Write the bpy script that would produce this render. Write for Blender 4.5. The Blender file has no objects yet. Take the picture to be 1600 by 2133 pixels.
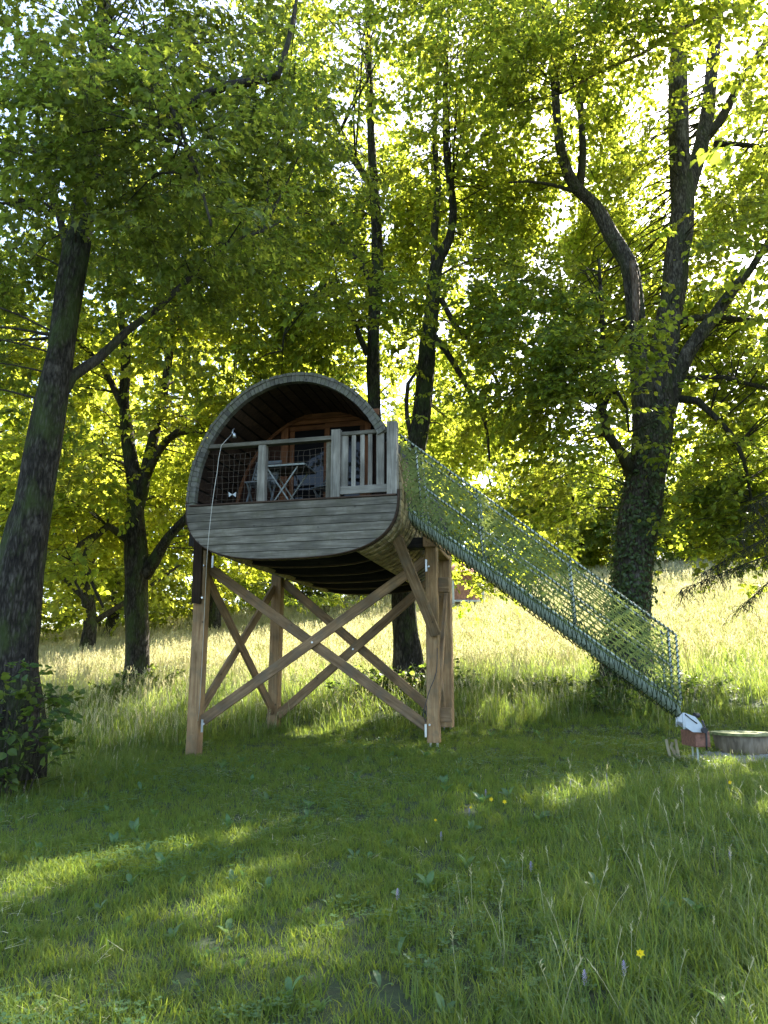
import bpy, math, random
import numpy as np
from mathutils import Vector, Matrix, noise, Euler

# ------------------------------------------------------------------ camera, sky, sun, exposure
R = math.radians
sc = bpy.context.scene
COL = sc.collection
EYE = Vector((0.0, 0.0, 1.6))
PITCH = R(12.4)
cam_d = bpy.data.cameras.new("camera"); cam = bpy.data.objects.new("camera", cam_d); COL.objects.link(cam)
cam.location = EYE; cam.rotation_euler = (R(90) + PITCH, 0, 0)
cam_d.sensor_fit = 'HORIZONTAL'; cam_d.sensor_width = 36; cam_d.lens = 36
cam_d.clip_start = 0.05; cam_d.clip_end = 1200
sc.camera = cam
SUN_EL, SUN_AZ = R(43), R(40)          # azimuth from straight ahead towards the right
SUN = Vector((math.sin(SUN_AZ) * math.cos(SUN_EL), math.cos(SUN_AZ) * math.cos(SUN_EL), math.sin(SUN_EL)))
w = bpy.data.worlds.new("World"); sc.world = w; w.use_nodes = True
nt = w.node_tree; nt.nodes.clear()
sky = nt.nodes.new('ShaderNodeTexSky'); sky.sky_type = 'NISHITA'; sky.sun_disc = False
sky.sun_elevation = SUN_EL; sky.sun_rotation = SUN_AZ; sky.air_density = 1.0; sky.dust_density = 2.2; sky.ozone_density = 1.0
bgn = nt.nodes.new('ShaderNodeBackground'); bgn.inputs['Strength'].default_value = 0.11
won = nt.nodes.new('ShaderNodeOutputWorld')
nt.links.new(sky.outputs[0], bgn.inputs[0]); nt.links.new(bgn.outputs[0], won.inputs[0])
ld = bpy.data.lights.new("sun", 'SUN'); ld.energy = 5.0; ld.angle = R(0.55); ld.color = (1.0, 0.93, 0.80)
lo = bpy.data.objects.new("sun", ld); COL.objects.link(lo); lo.rotation_euler = SUN.to_track_quat('Z', 'Y').to_euler(); lo.location = SUN * 60
sc.view_settings.view_transform = 'Standard'; sc.view_settings.look = 'None'
sc.view_settings.gamma = 1; sc.view_settings.use_curve_mapping = False
sc.view_settings.exposure = 2.7
sc.render.engine = 'CYCLES'
sc.cycles.max_bounces = 8; sc.cycles.diffuse_bounces = 4; sc.cycles.glossy_bounces = 3
sc.cycles.transmission_bounces = 6; sc.cycles.transparent_max_bounces = 8
sc.cycles.use_denoising = True; sc.cycles.denoising_prefilter = 'NONE'; sc.cycles.use_adaptive_sampling = False; sc.cycles.sample_clamp_indirect = 4
rnd = random.Random(7); rng = np.random.default_rng(7)

# ------------------------------------------------------------------ geometry of the place
CP, SP = math.cos(PITCH), math.sin(PITCH)
def ray(px, py):
    u = (px - 800) / 1600; v = (1066.5 - py) / 1600
    return Vector((u, CP - v * SP, SP + v * CP))
def at(px, py, Y):                       # the place at distance Y that the photograph shows at (px, py)
    d = ray(px, py); return EYE + d * (Y / d.y)
def smooth(a, b, x):
    t = min(1, max(0, (x - a) / (b - a))); return t * t * (3 - 2 * t)
def ground_z(x, y):
    yy = max(0.0, y)
    z = 0.06 * min(yy, 12)
    k = max(0.0, yy - 12); k = k if k < 40 else 40 + (k - 40) * 0.12
    u = x / max(yy, 12)
    u = max(-1.2, min(1.2, u))
    z += k * (0.15 + 0.15 * u)
    f = smooth(2, 9, yy) * (1 - smooth(12, 20, yy))
    z += f * (0.05 * (max(-6, min(0, x - 0.7))) + 0.012 * max(0, min(6, x - 0.7)))
    z += 0.05 * noise.noise(Vector((x * .35, y * .35, 0))) * smooth(0, 5, yy) + 0.18 * noise.noise(Vector((x * .09, y * .09, 4))) * smooth(14, 30, yy)
    return z
# the tree house: s across its front, h height, d depth behind the front
A = R(13.5)
ES = Vector((math.cos(A), -math.sin(A), 0)); ED = Vector((math.sin(A), math.cos(A), 0)); UP = Vector((0, 0, 1))
BO = Vector((-1.32, 10.4, 0))
def B(s, h, d): return BO + ES * s + ED * d + UP * h

# ------------------------------------------------------------------ materials
MATS = {}
def newmat(name):
    m = bpy.data.materials.new(name); m.use_nodes = True; n = m.node_tree; n.nodes.clear(); MATS[name] = m
    out = n.nodes.new('ShaderNodeOutputMaterial'); return m, n, out
def N(n, t, **kw):
    x = n.nodes.new(t)
    for k, v in kw.items():
        if k.startswith('_'): setattr(x, k[1:], v)
        else: x.inputs[k.replace('__', ' ')].default_value = v
    return x
def ramp(n, fac, stops):
    r = n.nodes.new('ShaderNodeValToRGB'); e = r.color_ramp.elements
    while len(e) < len(stops): e.new(0.5)
    for q, (p, c) in zip(e, stops): q.position = p; q.color = (*c, 1)
    n.links.new(fac, r.inputs[0]); return r.outputs[0]
def mixc(n, f, a, b, mode='MIX'):
    m = n.nodes.new('ShaderNodeMix'); m.data_type = 'RGBA'; m.blend_type = mode
    for s, v in ((m.inputs['Factor'], f), (m.inputs['A'], a), (m.inputs['B'], b)):
        if hasattr(v, 'links') or hasattr(v, 'is_linked'): n.links.new(v, s)
        elif isinstance(v, tuple): s.default_value = (*v, 1)
        else: s.default_value = v
    # RGBA sockets
    m.inputs[6].default_value = m.inputs[6].default_value
    for idx, v in ((6, a), (7, b)):
        if hasattr(v, 'is_linked'): n.links.new(v, m.inputs[idx])
        else: m.inputs[idx].default_value = (*v, 1)
    return m.outputs[2]
def coords(n, scale, kind='Object'):
    tc = n.nodes.new('ShaderNodeTexCoord'); mp = n.nodes.new('ShaderNodeMapping')
    mp.inputs['Scale'].default_value = scale
    oi = n.nodes.new('ShaderNodeObjectInfo'); mul = n.nodes.new('ShaderNodeMath'); mul.operation = 'MULTIPLY'; mul.inputs[1].default_value = 37.0
    n.links.new(oi.outputs['Random'], mul.inputs[0]); n.links.new(mul.outputs[0], mp.inputs['Location'])
    n.links.new(tc.outputs[kind], mp.inputs['Vector']); return mp.outputs[0], oi.outputs['Random']
def bump(n, h, strength, dist):
    b = n.nodes.new('ShaderNodeBump'); b.inputs['Strength'].default_value = strength; b.inputs['Distance'].default_value = dist
    n.links.new(h, b.inputs['Height']); return b.outputs[0]

def wood(name, dark, mid, light, grain=(1.2, 16, 16), rough=.8, stain=None, vary=.35, bmp=.5):
    m, n, out = newmat(name)
    v, r = coords(n, grain)
    nz = N(n, 'ShaderNodeTexNoise', Scale=1.6, Detail=7, Roughness=.62, Distortion=.7); n.links.new(v, nz.inputs['Vector'])
    c = ramp(n, nz.outputs[0], [(.28, dark), (.5, mid), (.74, light)])
    v2, _ = coords(n, (5, 5, 5))
    vo = N(n, 'ShaderNodeTexVoronoi', Scale=.85); n.links.new(v2, vo.inputs['Vector'])
    kn = ramp(n, vo.outputs['Distance'], [(.035, (.25, .25, .25)), (.10, (1, 1, 1))])
    c = mixc(n, .85, c, kn, 'MULTIPLY')
    n3 = N(n, 'ShaderNodeTexNoise', Scale=.55, Detail=4); n.links.new(v2, n3.inputs['Vector'])
    st = ramp(n, n3.outputs[0], [(.32, (.62, .62, .60)), (.62, (1.12, 1.1, 1.06))])
    c = mixc(n, 1.0, c, st, 'MULTIPLY')
    if stain:
        n4 = N(n, 'ShaderNodeTexNoise', Scale=.8, Detail=5, Roughness=.7); n.links.new(v2, n4.inputs['Vector'])
        f = ramp(n, n4.outputs[0], [(.48, (0, 0, 0)), (.66, (.75, .75, .75))])
        c = mixc(n, f, c, stain)
    mr = N(n, 'ShaderNodeMapRange'); mr.inputs['To Min'].default_value = 1 - vary; mr.inputs['To Max'].default_value = 1 + vary
    n.links.new(r, mr.inputs['Value'])
    hs = n.nodes.new('ShaderNodeHueSaturation'); n.links.new(mr.outputs[0], hs.inputs['Value']); n.links.new(c, hs.inputs['Color'])
    p = N(n, 'ShaderNodeBsdfPrincipled', Roughness=rough); p.inputs['Specular IOR Level'].default_value = .3
    n.links.new(hs.outputs[0], p.inputs['Base Color']); n.links.new(bump(n, nz.outputs[0], bmp, .006), p.inputs['Normal'])
    n.links.new(p.outputs[0], out.inputs[0]); return m
POSTW = wood('larch_post', (.18, .10, .046), (.33, .205, .10), (.45, .31, .17), stain=(.20, .15, .085), vary=.14, bmp=.9)
BRACEW = wood('brace_wood', (.12, .074, .038), (.235, .15, .078), (.34, .24, .14), stain=(.15, .12, .08), vary=.18, bmp=.9)
GREYW = wood('weathered_grey_wood', (.072, .062, .046), (.145, .132, .105), (.26, .24, .195), stain=(.10, .092, .058), vary=.22)
RAILW = wood('weathered_rail_wood', (.11, .10, .082), (.215, .20, .17), (.34, .325, .285), vary=.18)
SHINW = wood('weathered_shingle', (.075, .072, .060), (.13, .125, .108), (.20, .195, .172), grain=(10, 3, 3), stain=(.11, .12, .07), vary=.10)
MOSSW = wood('mossy_shingle', (.16, .12, .06), (.33, .26, .14), (.46, .38, .22), grain=(3, 10, 10), stain=(.12, .13, .05), vary=.3)
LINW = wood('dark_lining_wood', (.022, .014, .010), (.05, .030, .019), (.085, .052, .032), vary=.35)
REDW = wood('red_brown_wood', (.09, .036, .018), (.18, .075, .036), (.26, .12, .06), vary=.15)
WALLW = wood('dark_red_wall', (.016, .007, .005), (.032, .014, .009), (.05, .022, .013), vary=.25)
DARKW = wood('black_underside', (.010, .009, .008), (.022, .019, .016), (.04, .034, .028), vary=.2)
STUMPW = wood('stump_side', (.08, .065, .045), (.17, .14, .10), (.26, .22, .165), grain=(9, 9, 2), vary=.1)
STICK = wood('bare_stick', (.25, .21, .13), (.38, .33, .22), (.5, .45, .32), grain=(10, 10, 2), vary=.1)

def bark(name, dark, mid, light, moss=(.06, .09, .02), mossf=.55, sc=1.0):
    m, n, out = newmat(name)
    v, r = coords(n, (13 * sc, 13 * sc, 3.2 * sc))
    n1 = N(n, 'ShaderNodeTexNoise', Scale=1.5, Detail=8, Roughness=.68, Distortion=.5); n.links.new(v, n1.inputs['Vector'])
    vo = N(n, 'ShaderNodeTexVoronoi', Scale=2.2, _feature='DISTANCE_TO_EDGE'); n.links.new(v, vo.inputs['Vector'])
    mx = n.nodes.new('ShaderNodeMath'); mx.operation = 'MULTIPLY_ADD'; mx.inputs[1].default_value = .5
    n.links.new(vo.outputs['Distance'], mx.inputs[0]); n.links.new(n1.outputs[0], mx.inputs[2])
    c = ramp(n, mx.outputs[0], [(.36, dark), (.56, mid), (.85, light)])
    v2, _ = coords(n, (1.3, 1.3, .7))
    n2 = N(n, 'ShaderNodeTexNoise', Scale=2.2, Detail=6, Roughness=.65); n.links.new(v2, n2.inputs['Vector'])
    f = ramp(n, n2.outputs[0], [(.47, (0, 0, 0)), (.62, (mossf,) * 3)])
    c = mixc(n, f, c, moss)
    f2 = ramp(n, n2.outputs[0], [(.30, (.6, .6, .6)), (.40, (0, 0, 0))])
    c = mixc(n, f2, c, tuple(min(1, x * 1.35) for x in light))
    p = N(n, 'ShaderNodeBsdfPrincipled', Roughness=.9); p.inputs['Specular IOR Level'].default_value = .2
    n.links.new(c, p.inputs['Base Color']); n.links.new(bump(n, mx.outputs[0], 1.0, .06), p.inputs['Normal'])
    n.links.new(p.outputs[0], out.inputs[0]); return m
BARK = bark('rough_grey_bark', (.007, .005, .004), (.027, .023, .017), (.11, .098, .08))
BARKR = bark('pale_mottled_bark', (.014, .011, .009), (.058, .049, .039), (.21, .19, .16), mossf=.4)
BARKD = bark('dark_branch_bark', (.02, .016, .012), (.05, .042, .032), (.10, .088, .07), mossf=.3)
DEADW = bark('bare_split_wood', (.05, .03, .022), (.16, .11, .08), (.30, .25, .21), mossf=.0)

def leafmat(name, refl, trans, tw=.5, vary=.25, rough=.45, spec=.25):
    m, n, out = newmat(name)
    oi = n.nodes.new('ShaderNodeObjectInfo'); geo = n.nodes.new('ShaderNodeTexCoord')
    nz = N(n, 'ShaderNodeTexNoise', Scale=9.0, Detail=1); n.links.new(geo.outputs['Object'], nz.inputs['Vector'])
    def var(col):
        hs = n.nodes.new('ShaderNodeHueSaturation'); hs.inputs['Color'].default_value = (*col, 1)
        mr = N(n, 'ShaderNodeMapRange'); mr.inputs['To Min'].default_value = .485; mr.inputs['To Max'].default_value = .515
        n.links.new(oi.outputs['Random'], mr.inputs['Value']); n.links.new(mr.outputs[0], hs.inputs['Hue'])
        m2 = N(n, 'ShaderNodeMapRange'); m2.inputs['From Min'].default_value = .3; m2.inputs['From Max'].default_value = .7
        m2.inputs['To Min'].default_value = 1 - vary; m2.inputs['To Max'].default_value = 1 + vary
        n.links.new(nz.outputs[0], m2.inputs['Value']); n.links.new(m2.outputs[0], hs.inputs['Value']); return hs.outputs[0]
    p = N(n, 'ShaderNodeBsdfPrincipled', Roughness=rough); p.inputs['Specular IOR Level'].default_value = spec
    n.links.new(var(refl), p.inputs['Base Color'])
    t = n.nodes.new('ShaderNodeBsdfTranslucent'); n.links.new(var(trans), t.inputs['Color'])
    mx = n.nodes.new('ShaderNodeMixShader'); mx.inputs[0].default_value = tw
    n.links.new(p.outputs[0], mx.inputs[1]); n.links.new(t.outputs[0], mx.inputs[2]); n.links.new(mx.outputs[0], out.inputs[0]); return m
LEAF = leafmat('linden_leaf', (.060, .105, .022), (.50, .57, .05), .52, .35)
LEAFD = leafmat('dark_maple_leaf', (.055, .090, .026), (.33, .40, .04), .48, .35)
LEAFY = leafmat('fresh_maple_leaf', (.085, .135, .022), (.60, .64, .06), .56, .3)
LEAFB = leafmat('bush_leaf', (.045, .085, .022), (.24, .33, .04), .45)
IVY = leafmat('ivy_leaf', (.060, .095, .032), (.08, .14, .03), .2, rough=.35, spec=.4)
LAWN = leafmat('lawn_blade', (.104, .150, .030), (.31, .41, .045), .44, .35, .6, .22)
TALL = leafmat('tall_grass_blade', (.114, .160, .042), (.31, .41, .06), .44, .35, .5, .28)
MEAD = leafmat('meadow_grass_blade', (.23, .29, .085), (.46, .55, .14), .45, .25, .6)
SEED = leafmat('seed_head', (.48, .46, .28), (.58, .54, .28), .4, .2, .7)
WEED = leafmat('broad_weed_leaf', (.085, .155, .06), (.22, .36, .08), .4, .25, .42, .35)
SPRU = leafmat('spruce_needles', (.05, .07, .03), (.08, .1, .03), .2, .3, .6)
PETY = leafmat('yellow_petal', (.85, .62, .02), (.8, .55, .02), .3, .1)
PETP = leafmat('purple_petal', (.34, .31, .46), (.36, .33, .5), .3, .1)
CAMO = leafmat('camouflage_ribbon', (.145, .19, .06), (.27, .34, .08), .45, .3, .6)
NETG = leafmat('dark_green_cord', (.028, .046, .020), (.02, .05, .02), .1, .2, .6)

def plain(name, col, rough=.5, metal=0., spec=.5, nscale=0, nv=.2):
    m, n, out = newmat(name)
    p = N(n, 'ShaderNodeBsdfPrincipled', Roughness=rough, Metallic=metal); p.inputs['Specular IOR Level'].default_value = spec
    if nscale:
        v, r = coords(n, (nscale,) * 3); nz = N(n, 'ShaderNodeTexNoise', Scale=1, Detail=5); n.links.new(v, nz.inputs['Vector'])
        c = ramp(n, nz.outputs[0], [(.3, tuple(x * (1 - nv) for x in col)), (.7, tuple(min(1, x * (1 + nv)) for x in col))])
        n.links.new(c, p.inputs['Base Color'])
    else: p.inputs['Base Color'].default_value = (*col, 1)
    n.links.new(p.outputs[0], out.inputs[0]); return m
WHITE = plain('white_plastic', (.50, .54, .56), .4, nscale=6, nv=.12)
TROUGH = plain('pale_green_plastic', (.50, .58, .50), .35, nscale=5, nv=.12)
BLACK = plain('black_rubber', (.02, .02, .025), .5)
STEEL = plain('galvanised_steel', (.55, .57, .58), .35, .8)
PALEM = plain('pale_painted_tube', (.36, .40, .34), .4, nscale=8, nv=.15)
CHAIRM = plain('dark_grey_painted_metal', (.10, .115, .12), .5, nscale=10)
TABLEM = plain('pale_table_edge', (.30, .33, .31), .4)
TABLEU = plain('dark_green_table_underside', (.025, .04, .035), .5)
CORD = plain('white_cord', (.50, .48, .41), .8)
NETW = plain('netting_cord', (.15, .12, .095), .8)
BRICKB = plain('red_brown_block', (.23, .105, .07), .8, nscale=25, nv=.35)
STONE = plain('grey_gravel', (.26, .25, .23), .9, nscale=30, nv=.3)
WALLP = plain('pale_render', (.62, .58, .55), .9, nscale=2, nv=.1)
ROOFR = plain('clay_roof', (.30, .13, .08), .85, nscale=5, nv=.3)
REDB = plain('red_cabin_board', (.34, .17, .12), .8, nscale=9, nv=.3)
m, n, out = newmat('dark_window_glass')
p = N(n, 'ShaderNodeBsdfPrincipled', Roughness=.03); p.inputs['Base Color'].default_value = (.012, .012, .014, 1); p.inputs['Specular IOR Level'].default_value = .22
p.inputs['IOR'].default_value = 1.45
n.links.new(p.outputs[0], out.inputs[0]); GLASS = m

m, n, out = newmat('grassy_soil')
v, r = coords(n, (1, 1, 1)); n1 = N(n, 'ShaderNodeTexNoise', Scale=9, Detail=8, Roughness=.7); n.links.new(v, n1.inputs['Vector'])
n2 = N(n, 'ShaderNodeTexNoise', Scale=.5, Detail=4); n.links.new(v, n2.inputs['Vector'])
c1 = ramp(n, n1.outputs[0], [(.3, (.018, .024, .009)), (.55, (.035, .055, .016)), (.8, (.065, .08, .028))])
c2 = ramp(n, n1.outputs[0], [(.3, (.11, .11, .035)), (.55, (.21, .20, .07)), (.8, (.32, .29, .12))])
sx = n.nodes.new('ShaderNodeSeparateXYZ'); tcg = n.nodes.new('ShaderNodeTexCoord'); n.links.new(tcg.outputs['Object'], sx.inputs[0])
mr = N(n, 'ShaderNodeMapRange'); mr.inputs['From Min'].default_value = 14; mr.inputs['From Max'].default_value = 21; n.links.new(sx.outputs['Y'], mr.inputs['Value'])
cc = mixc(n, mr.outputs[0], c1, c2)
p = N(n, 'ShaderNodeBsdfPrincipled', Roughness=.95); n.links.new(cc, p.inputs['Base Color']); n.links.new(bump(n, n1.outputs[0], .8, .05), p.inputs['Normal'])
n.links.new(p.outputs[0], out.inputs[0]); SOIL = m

# ------------------------------------------------------------------ building helpers
def tag(o, label=None, cat=None, group=None, kind=None):
    if label: o['label'] = label
    if cat: o['category'] = cat
    if group: o['group'] = group
    if kind: o['kind'] = kind
    return o
def thing(name, loc, label, cat, group=None):
    o = bpy.data.objects.new(name, None); COL.objects.link(o); o.location = loc; o.empty_display_size = .2
    return tag(o, label, cat, group)
def wpos(o):
    v = Vector(o.location)
    while o.parent: o = o.parent; v = v + Vector(o.location)
    return v
def place(name, me, mat, parent=None, M=None, smoothf=False, label=None, kind=None):
    if mat is not None and not me.materials:
        for q in (mat if isinstance(mat, (list, tuple)) else [mat]): me.materials.append(q)
    o = bpy.data.objects.new(name, me); COL.objects.link(o)
    M = M or Matrix.Identity(4)
    if parent is not None:
        o.parent = parent
        PM = parent['_M'] if False else WM.get(parent.name, Matrix.Translation(parent.location))
        o.matrix_basis = PM.inverted() @ M
    else: o.matrix_basis = M
    WM[o.name] = M
    if smoothf:
        me.polygons.foreach_set('use_smooth', [True] * len(me.polygons))
    if label: o['label'] = label
    if kind: o['kind'] = kind
    return o
WM = {}
class MB:
    def __init__(s): s.v = []; s.f = []; s.m = []
    def add(s, vs, fs, mi=0):
        b = len(s.v); s.v += [tuple(x) for x in vs]; s.f += [tuple(b + i for i in f) for f in fs]; s.m += [mi] * len(fs)
    def mesh(s, name, origin=None):
        me = bpy.data.meshes.new(name)
        vs = s.v if origin is None else [(x - origin[0], y - origin[1], z - origin[2]) for x, y, z in s.v]
        me.from_pydata(vs, [], s.f); me.update()
        if any(s.m): me.polygons.foreach_set('material_index', s.m)
        return me
    def build(s, name, mat, parent=None, smoothf=False, label=None, kind=None, origin=None):
        if origin is None and parent is not None: origin = WM.get(parent.name, Matrix.Translation(parent.location)).to_translation()
        if origin is None: origin = Vector(s.v[0])
        return place(name, s.mesh(name, origin), mat, parent, Matrix.Translation(Vector(origin)), smoothf, label, kind)
def boxvf(x, y, z, c=0.0):               # a box of length x, width y, height z, with chamfered long edges
    if c <= 0:
        vs = [(i * x / 2, j * y / 2, k * z / 2) for i in (-1, 1) for j in (-1, 1) for k in (-1, 1)]
        fs = [(0, 1, 3, 2), (4, 6, 7, 5), (0, 4, 5, 1), (2, 3, 7, 6), (0, 2, 6, 4), (1, 5, 7, 3)]
        return vs, fs
    pr = [(-y / 2 + c, -z / 2), (y / 2 - c, -z / 2), (y / 2, -z / 2 + c), (y / 2, z / 2 - c), (y / 2 - c, z / 2), (-y / 2 + c, z / 2), (-y / 2, z / 2 - c), (-y / 2, -z / 2 + c)]
    vs = [(-x / 2, a, b) for a, b in pr] + [(x / 2, a, b) for a, b in pr]
    fs = [(i, (i + 1) % 8, 8 + (i + 1) % 8, 8 + i) for i in range(8)] + [tuple(range(7, -1, -1)), tuple(range(8, 16))]
    return vs, fs
def axes(p0, p1, up):
    x = (p1 - p0).normalized(); y = up.cross(x)
    if y.length < 1e-4: y = Vector((0, 1, 0)).cross(x)
    y.normalize(); z = x.cross(y); M = Matrix((x, y, z)).transposed().to_4x4(); M.translation = (p0 + p1) / 2; return M
def beam(name, mat, parent, p0, p1, wdt, hgt, up=UP, c=.008, label=None):
    p0, p1 = Vector(p0), Vector(p1)
    me = bpy.data.meshes.new(name); vs, fs = boxvf((p1 - p0).length, wdt, hgt, c); me.from_pydata(vs, [], fs); me.update()
    return place(name, me, mat, parent, axes(p0, p1, Vector(up)), label=label)
def mb_beam(mb, p0, p1, wdt, hgt, up=UP, mi=0, c=0):
    vs, fs = boxvf((p1 - p0).length, wdt, hgt, c); M = axes(p0, p1, Vector(up)); mb.add([M @ Vector(q) for q in vs], fs, mi)
def catmull(P, Rr, step):
    P = [Vector(p) for p in P]; out = []; rr = []
    for i in range(len(P) - 1):
        a = P[i - 1] if i else P[0] * 2 - P[1]; b = P[i]; c = P[i + 1]; d = P[i + 2] if i + 2 < len(P) else P[-1] * 2 - P[-2]
        k = max(1, int((c - b).length / step))
        for j in range(k):
            t = j / k
            out.append(.5 * ((2 * b) + (c - a) * t + (2 * a - 5 * b + 4 * c - d) * t * t + (3 * b - a - 3 * c + d) * t ** 3)); rr.append(Rr[i] * (1 - t) + Rr[i + 1] * t)
    out.append(P[-1]); rr.append(Rr[-1]); return out, rr
def tube(mb, P, Rr, sides=8, rough=0., seed=0, mi=0, caps=True, store=None):
    n = len(P); t = (P[1] - P[0]).normalized(); u = t.orthogonal().normalized(); b0 = len(mb.v); vs = []
    for i in range(n):
        t2 = ((P[min(i + 1, n - 1)] - P[max(i - 1, 0)])).normalized()
        u = (u - t2 * u.dot(t2)).normalized(); w_ = t2.cross(u)
        for k in range(sides):
            a = 2 * math.pi * k / sides; dr = u * math.cos(a) + w_ * math.sin(a); r = Rr[i]
            if rough: 
                q = P[i]; r *= 1 + rough * noise.noise(Vector((dr.x * 1.6 + seed, dr.y * 1.6 + q.z * .5, q.z * .9))) + rough * .45 * noise.noise(Vector((dr.x * 4 + seed, dr.y * 4, q.z * 1.7)))
            vs.append(P[i] + dr * r)
            if store is not None: store.append((P[i] + dr * r, dr, t2))
    fs = [(i * sides + k, i * sides + (k + 1) % sides, (i + 1) * sides + (k + 1) % sides, (i + 1) * sides + k) for i in range(n - 1) for k in range(sides)]
    if caps: fs += [tuple(range(sides - 1, -1, -1)), tuple((n - 1) * sides + k for k in range(sides))]
    mb.add(vs, fs, mi)
def wire(name, mat, parent, pts, r, sides=6, step=.08, label=None, kind=None):
    P, Rr = catmull(pts, [r] * len(pts), step); mb = MB(); tube(mb, P, Rr, sides); return mb.build(name, mat, parent, True, label, kind)

# scattering with geometry nodes: points carry rotation, scale and which model to use
GROUPS = {}
def source(name, meshes):
    c = bpy.data.collections.new(name)
    for i, me in enumerate(meshes): c.objects.link(bpy.data.objects.new('%s_%02d' % (name, i), me))
    g = bpy.data.node_groups.new(name, 'GeometryNodeTree')
    g.interface.new_socket('Geometry', in_out='INPUT', socket_type='NodeSocketGeometry'); g.interface.new_socket('Geometry', in_out='OUTPUT', socket_type='NodeSocketGeometry')
    L = g.links.new; nn = g.nodes.new
    gi, go, ip, ci = nn('NodeGroupInput'), nn('NodeGroupOutput'), nn('GeometryNodeInstanceOnPoints'), nn('GeometryNodeCollectionInfo')
    ci.inputs['Collection'].default_value = c; ci.inputs['Separate Children'].default_value = True; ci.inputs['Reset Children'].default_value = True
    ip.inputs['Pick Instance'].default_value = True
    def na(nm, ty):
        q = nn('GeometryNodeInputNamedAttribute'); q.data_type = ty; q.inputs['Name'].default_value = nm; return q.outputs['Attribute']
    L(gi.outputs[0], ip.inputs['Points']); L(ci.outputs[0], ip.inputs['Instance'])
    L(na('idx', 'INT'), ip.inputs['Instance Index'])
    er = nn('FunctionNodeEulerToRotation'); L(na('rot', 'FLOAT_VECTOR'), er.inputs[0]); L(er.outputs[0], ip.inputs['Rotation'])
    L(na('scl', 'FLOAT_VECTOR'), ip.inputs['Scale']); L(ip.outputs[0], go.inputs[0])
    GROUPS[name] = (g, len(meshes)); return name
def scatter(name, src, pts, rot, scl, idx=None, parent=None, label=None, cat=None, kind='stuff', mat=None):
    g, k = GROUPS[src]; pts = np.asarray(pts, dtype=np.float32); nP = len(pts)
    org = np.array(parent.location if parent is not None else (0, 0, 0), dtype=np.float32)
    me = bpy.data.meshes.new(name); me.vertices.add(nP); me.vertices.foreach_set('co', (pts - org).ravel())
    a = me.attributes.new('rot', 'FLOAT_VECTOR', 'POINT'); a.data.foreach_set('vector', np.asarray(rot, dtype=np.float32).ravel())
    s3 = np.asarray(scl, dtype=np.float32)
    if s3.ndim == 1: s3 = np.repeat(s3[:, None], 3, 1)
    a = me.attributes.new('scl', 'FLOAT_VECTOR', 'POINT'); a.data.foreach_set('vector', s3.ravel())
    a = me.attributes.new('idx', 'INT', 'POINT'); a.data.foreach_set('value', (rng.integers(0, k, nP) if idx is None else np.asarray(idx)).astype(np.int32))
    if mat: me.materials.append(mat)
    o = bpy.data.objects.new(name, me); COL.objects.link(o)
    if parent is not None: o.parent = parent
    md = o.modifiers.new('scatter', 'NODES'); md.node_group = g
    tag(o, label, cat, None, kind); return o

# ------------------------------------------------------------------ leaf sprays and grass tufts
def leaf(mb, p, dr, nrm, L, W, mi=0, fold=.12, droop=.1, lob=False):
    side = dr.cross(nrm).normalized(); nrm = side.cross(dr).normalized()
    q = lambda a, b, h=0: p + dr * (a * L) + side * (b * W) + nrm * (h * L)
    vs = [q(0, 0), q(.16, .38, fold * .6), q(.55, .5, fold), q(1.0, 0, -droop), q(.55, -.5, fold), q(.16, -.38, fold * .6)]
    if lob:
        vs = [q(0, 0), q(.05, .42, fold), q(.30, .24, fold * .5), q(.62, .56, fold), q(.66, .20, 0), q(1.0, 0, -droop), q(.66, -.20, 0), q(.62, -.56, fold), q(.30, -.24, fold * .5), q(.05, -.42, fold)]
        mb.add(vs, [(0, 1, 2), (0, 2, 4, 5), (2, 3, 4), (0, 5, 6, 8), (6, 7, 8), (0, 8, 9)], mi); return
    mb.add(vs, [(0, 1, 2, 3), (0, 3, 4, 5)], mi)
def spray_mesh(seed, mat, n=22, L=.62, ls=.105, droop=.35, lob=False, narrow=.85):
    r = random.Random(seed); mb = MB()
    main = [Vector((0, 0, 0))]
    d = Vector((1, 0, .1))
    for i in range(5):
        d = (d + Vector((0, r.uniform(-.25, .25), r.uniform(-.22, .10)))).normalized(); main.append(main[-1] + d * L / 5)
    tube(mb, main, [.0055 - .0008 * i for i in range(6)], 3, mi=1, caps=False)
    twigs = [main]
    for i in (1, 2, 3, 4):
        s = 1 if i % 2 else -1; b = main[i]; e = b + Vector((r.uniform(.12, .2), s * r.uniform(.13, .24), r.uniform(-.1, .06)))
        mid = (b + e) / 2 + Vector((0, 0, .02)); tw = [b, mid, e]; tube(mb, tw, [.003, .0025, .002], 3, mi=1, caps=False); twigs.append(tw)
    for k in range(n):
        tw = twigs[0] if r.random() < .35 else r.choice(twigs[1:]); t = r.uniform(.12, 1) * (len(tw) - 1); i = min(int(t), len(tw) - 2)
        p = tw[i].lerp(tw[i + 1], t - i); ax = (tw[i + 1] - tw[i]).normalized()
        a = r.uniform(-1.6, 1.6); dr = (Matrix.Rotation(a, 3, 'Z') @ ax); dr.z -= r.uniform(0, droop * 2) ; dr.normalize()
        nr = Vector((r.gauss(0, .38), r.gauss(0, .38), 1)).normalized()
        s = ls * r.uniform(.65, 1.2); p2 = p + dr * s * .35
        leaf(mb, p2, dr, nr, s, s * narrow, 0, r.uniform(.02, .16), r.uniform(0, .25), lob)
    me = mb.mesh('leaf_spray'); me.materials.append(mat); me.materials.append(BARKD); return me
source('linden_sprays', [spray_mesh(i, LEAF) for i in range(6)])
source('maple_sprays', [spray_mesh(20 + i, LEAFD, lob=True, ls=.12, n=20) for i in range(6)])
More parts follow.
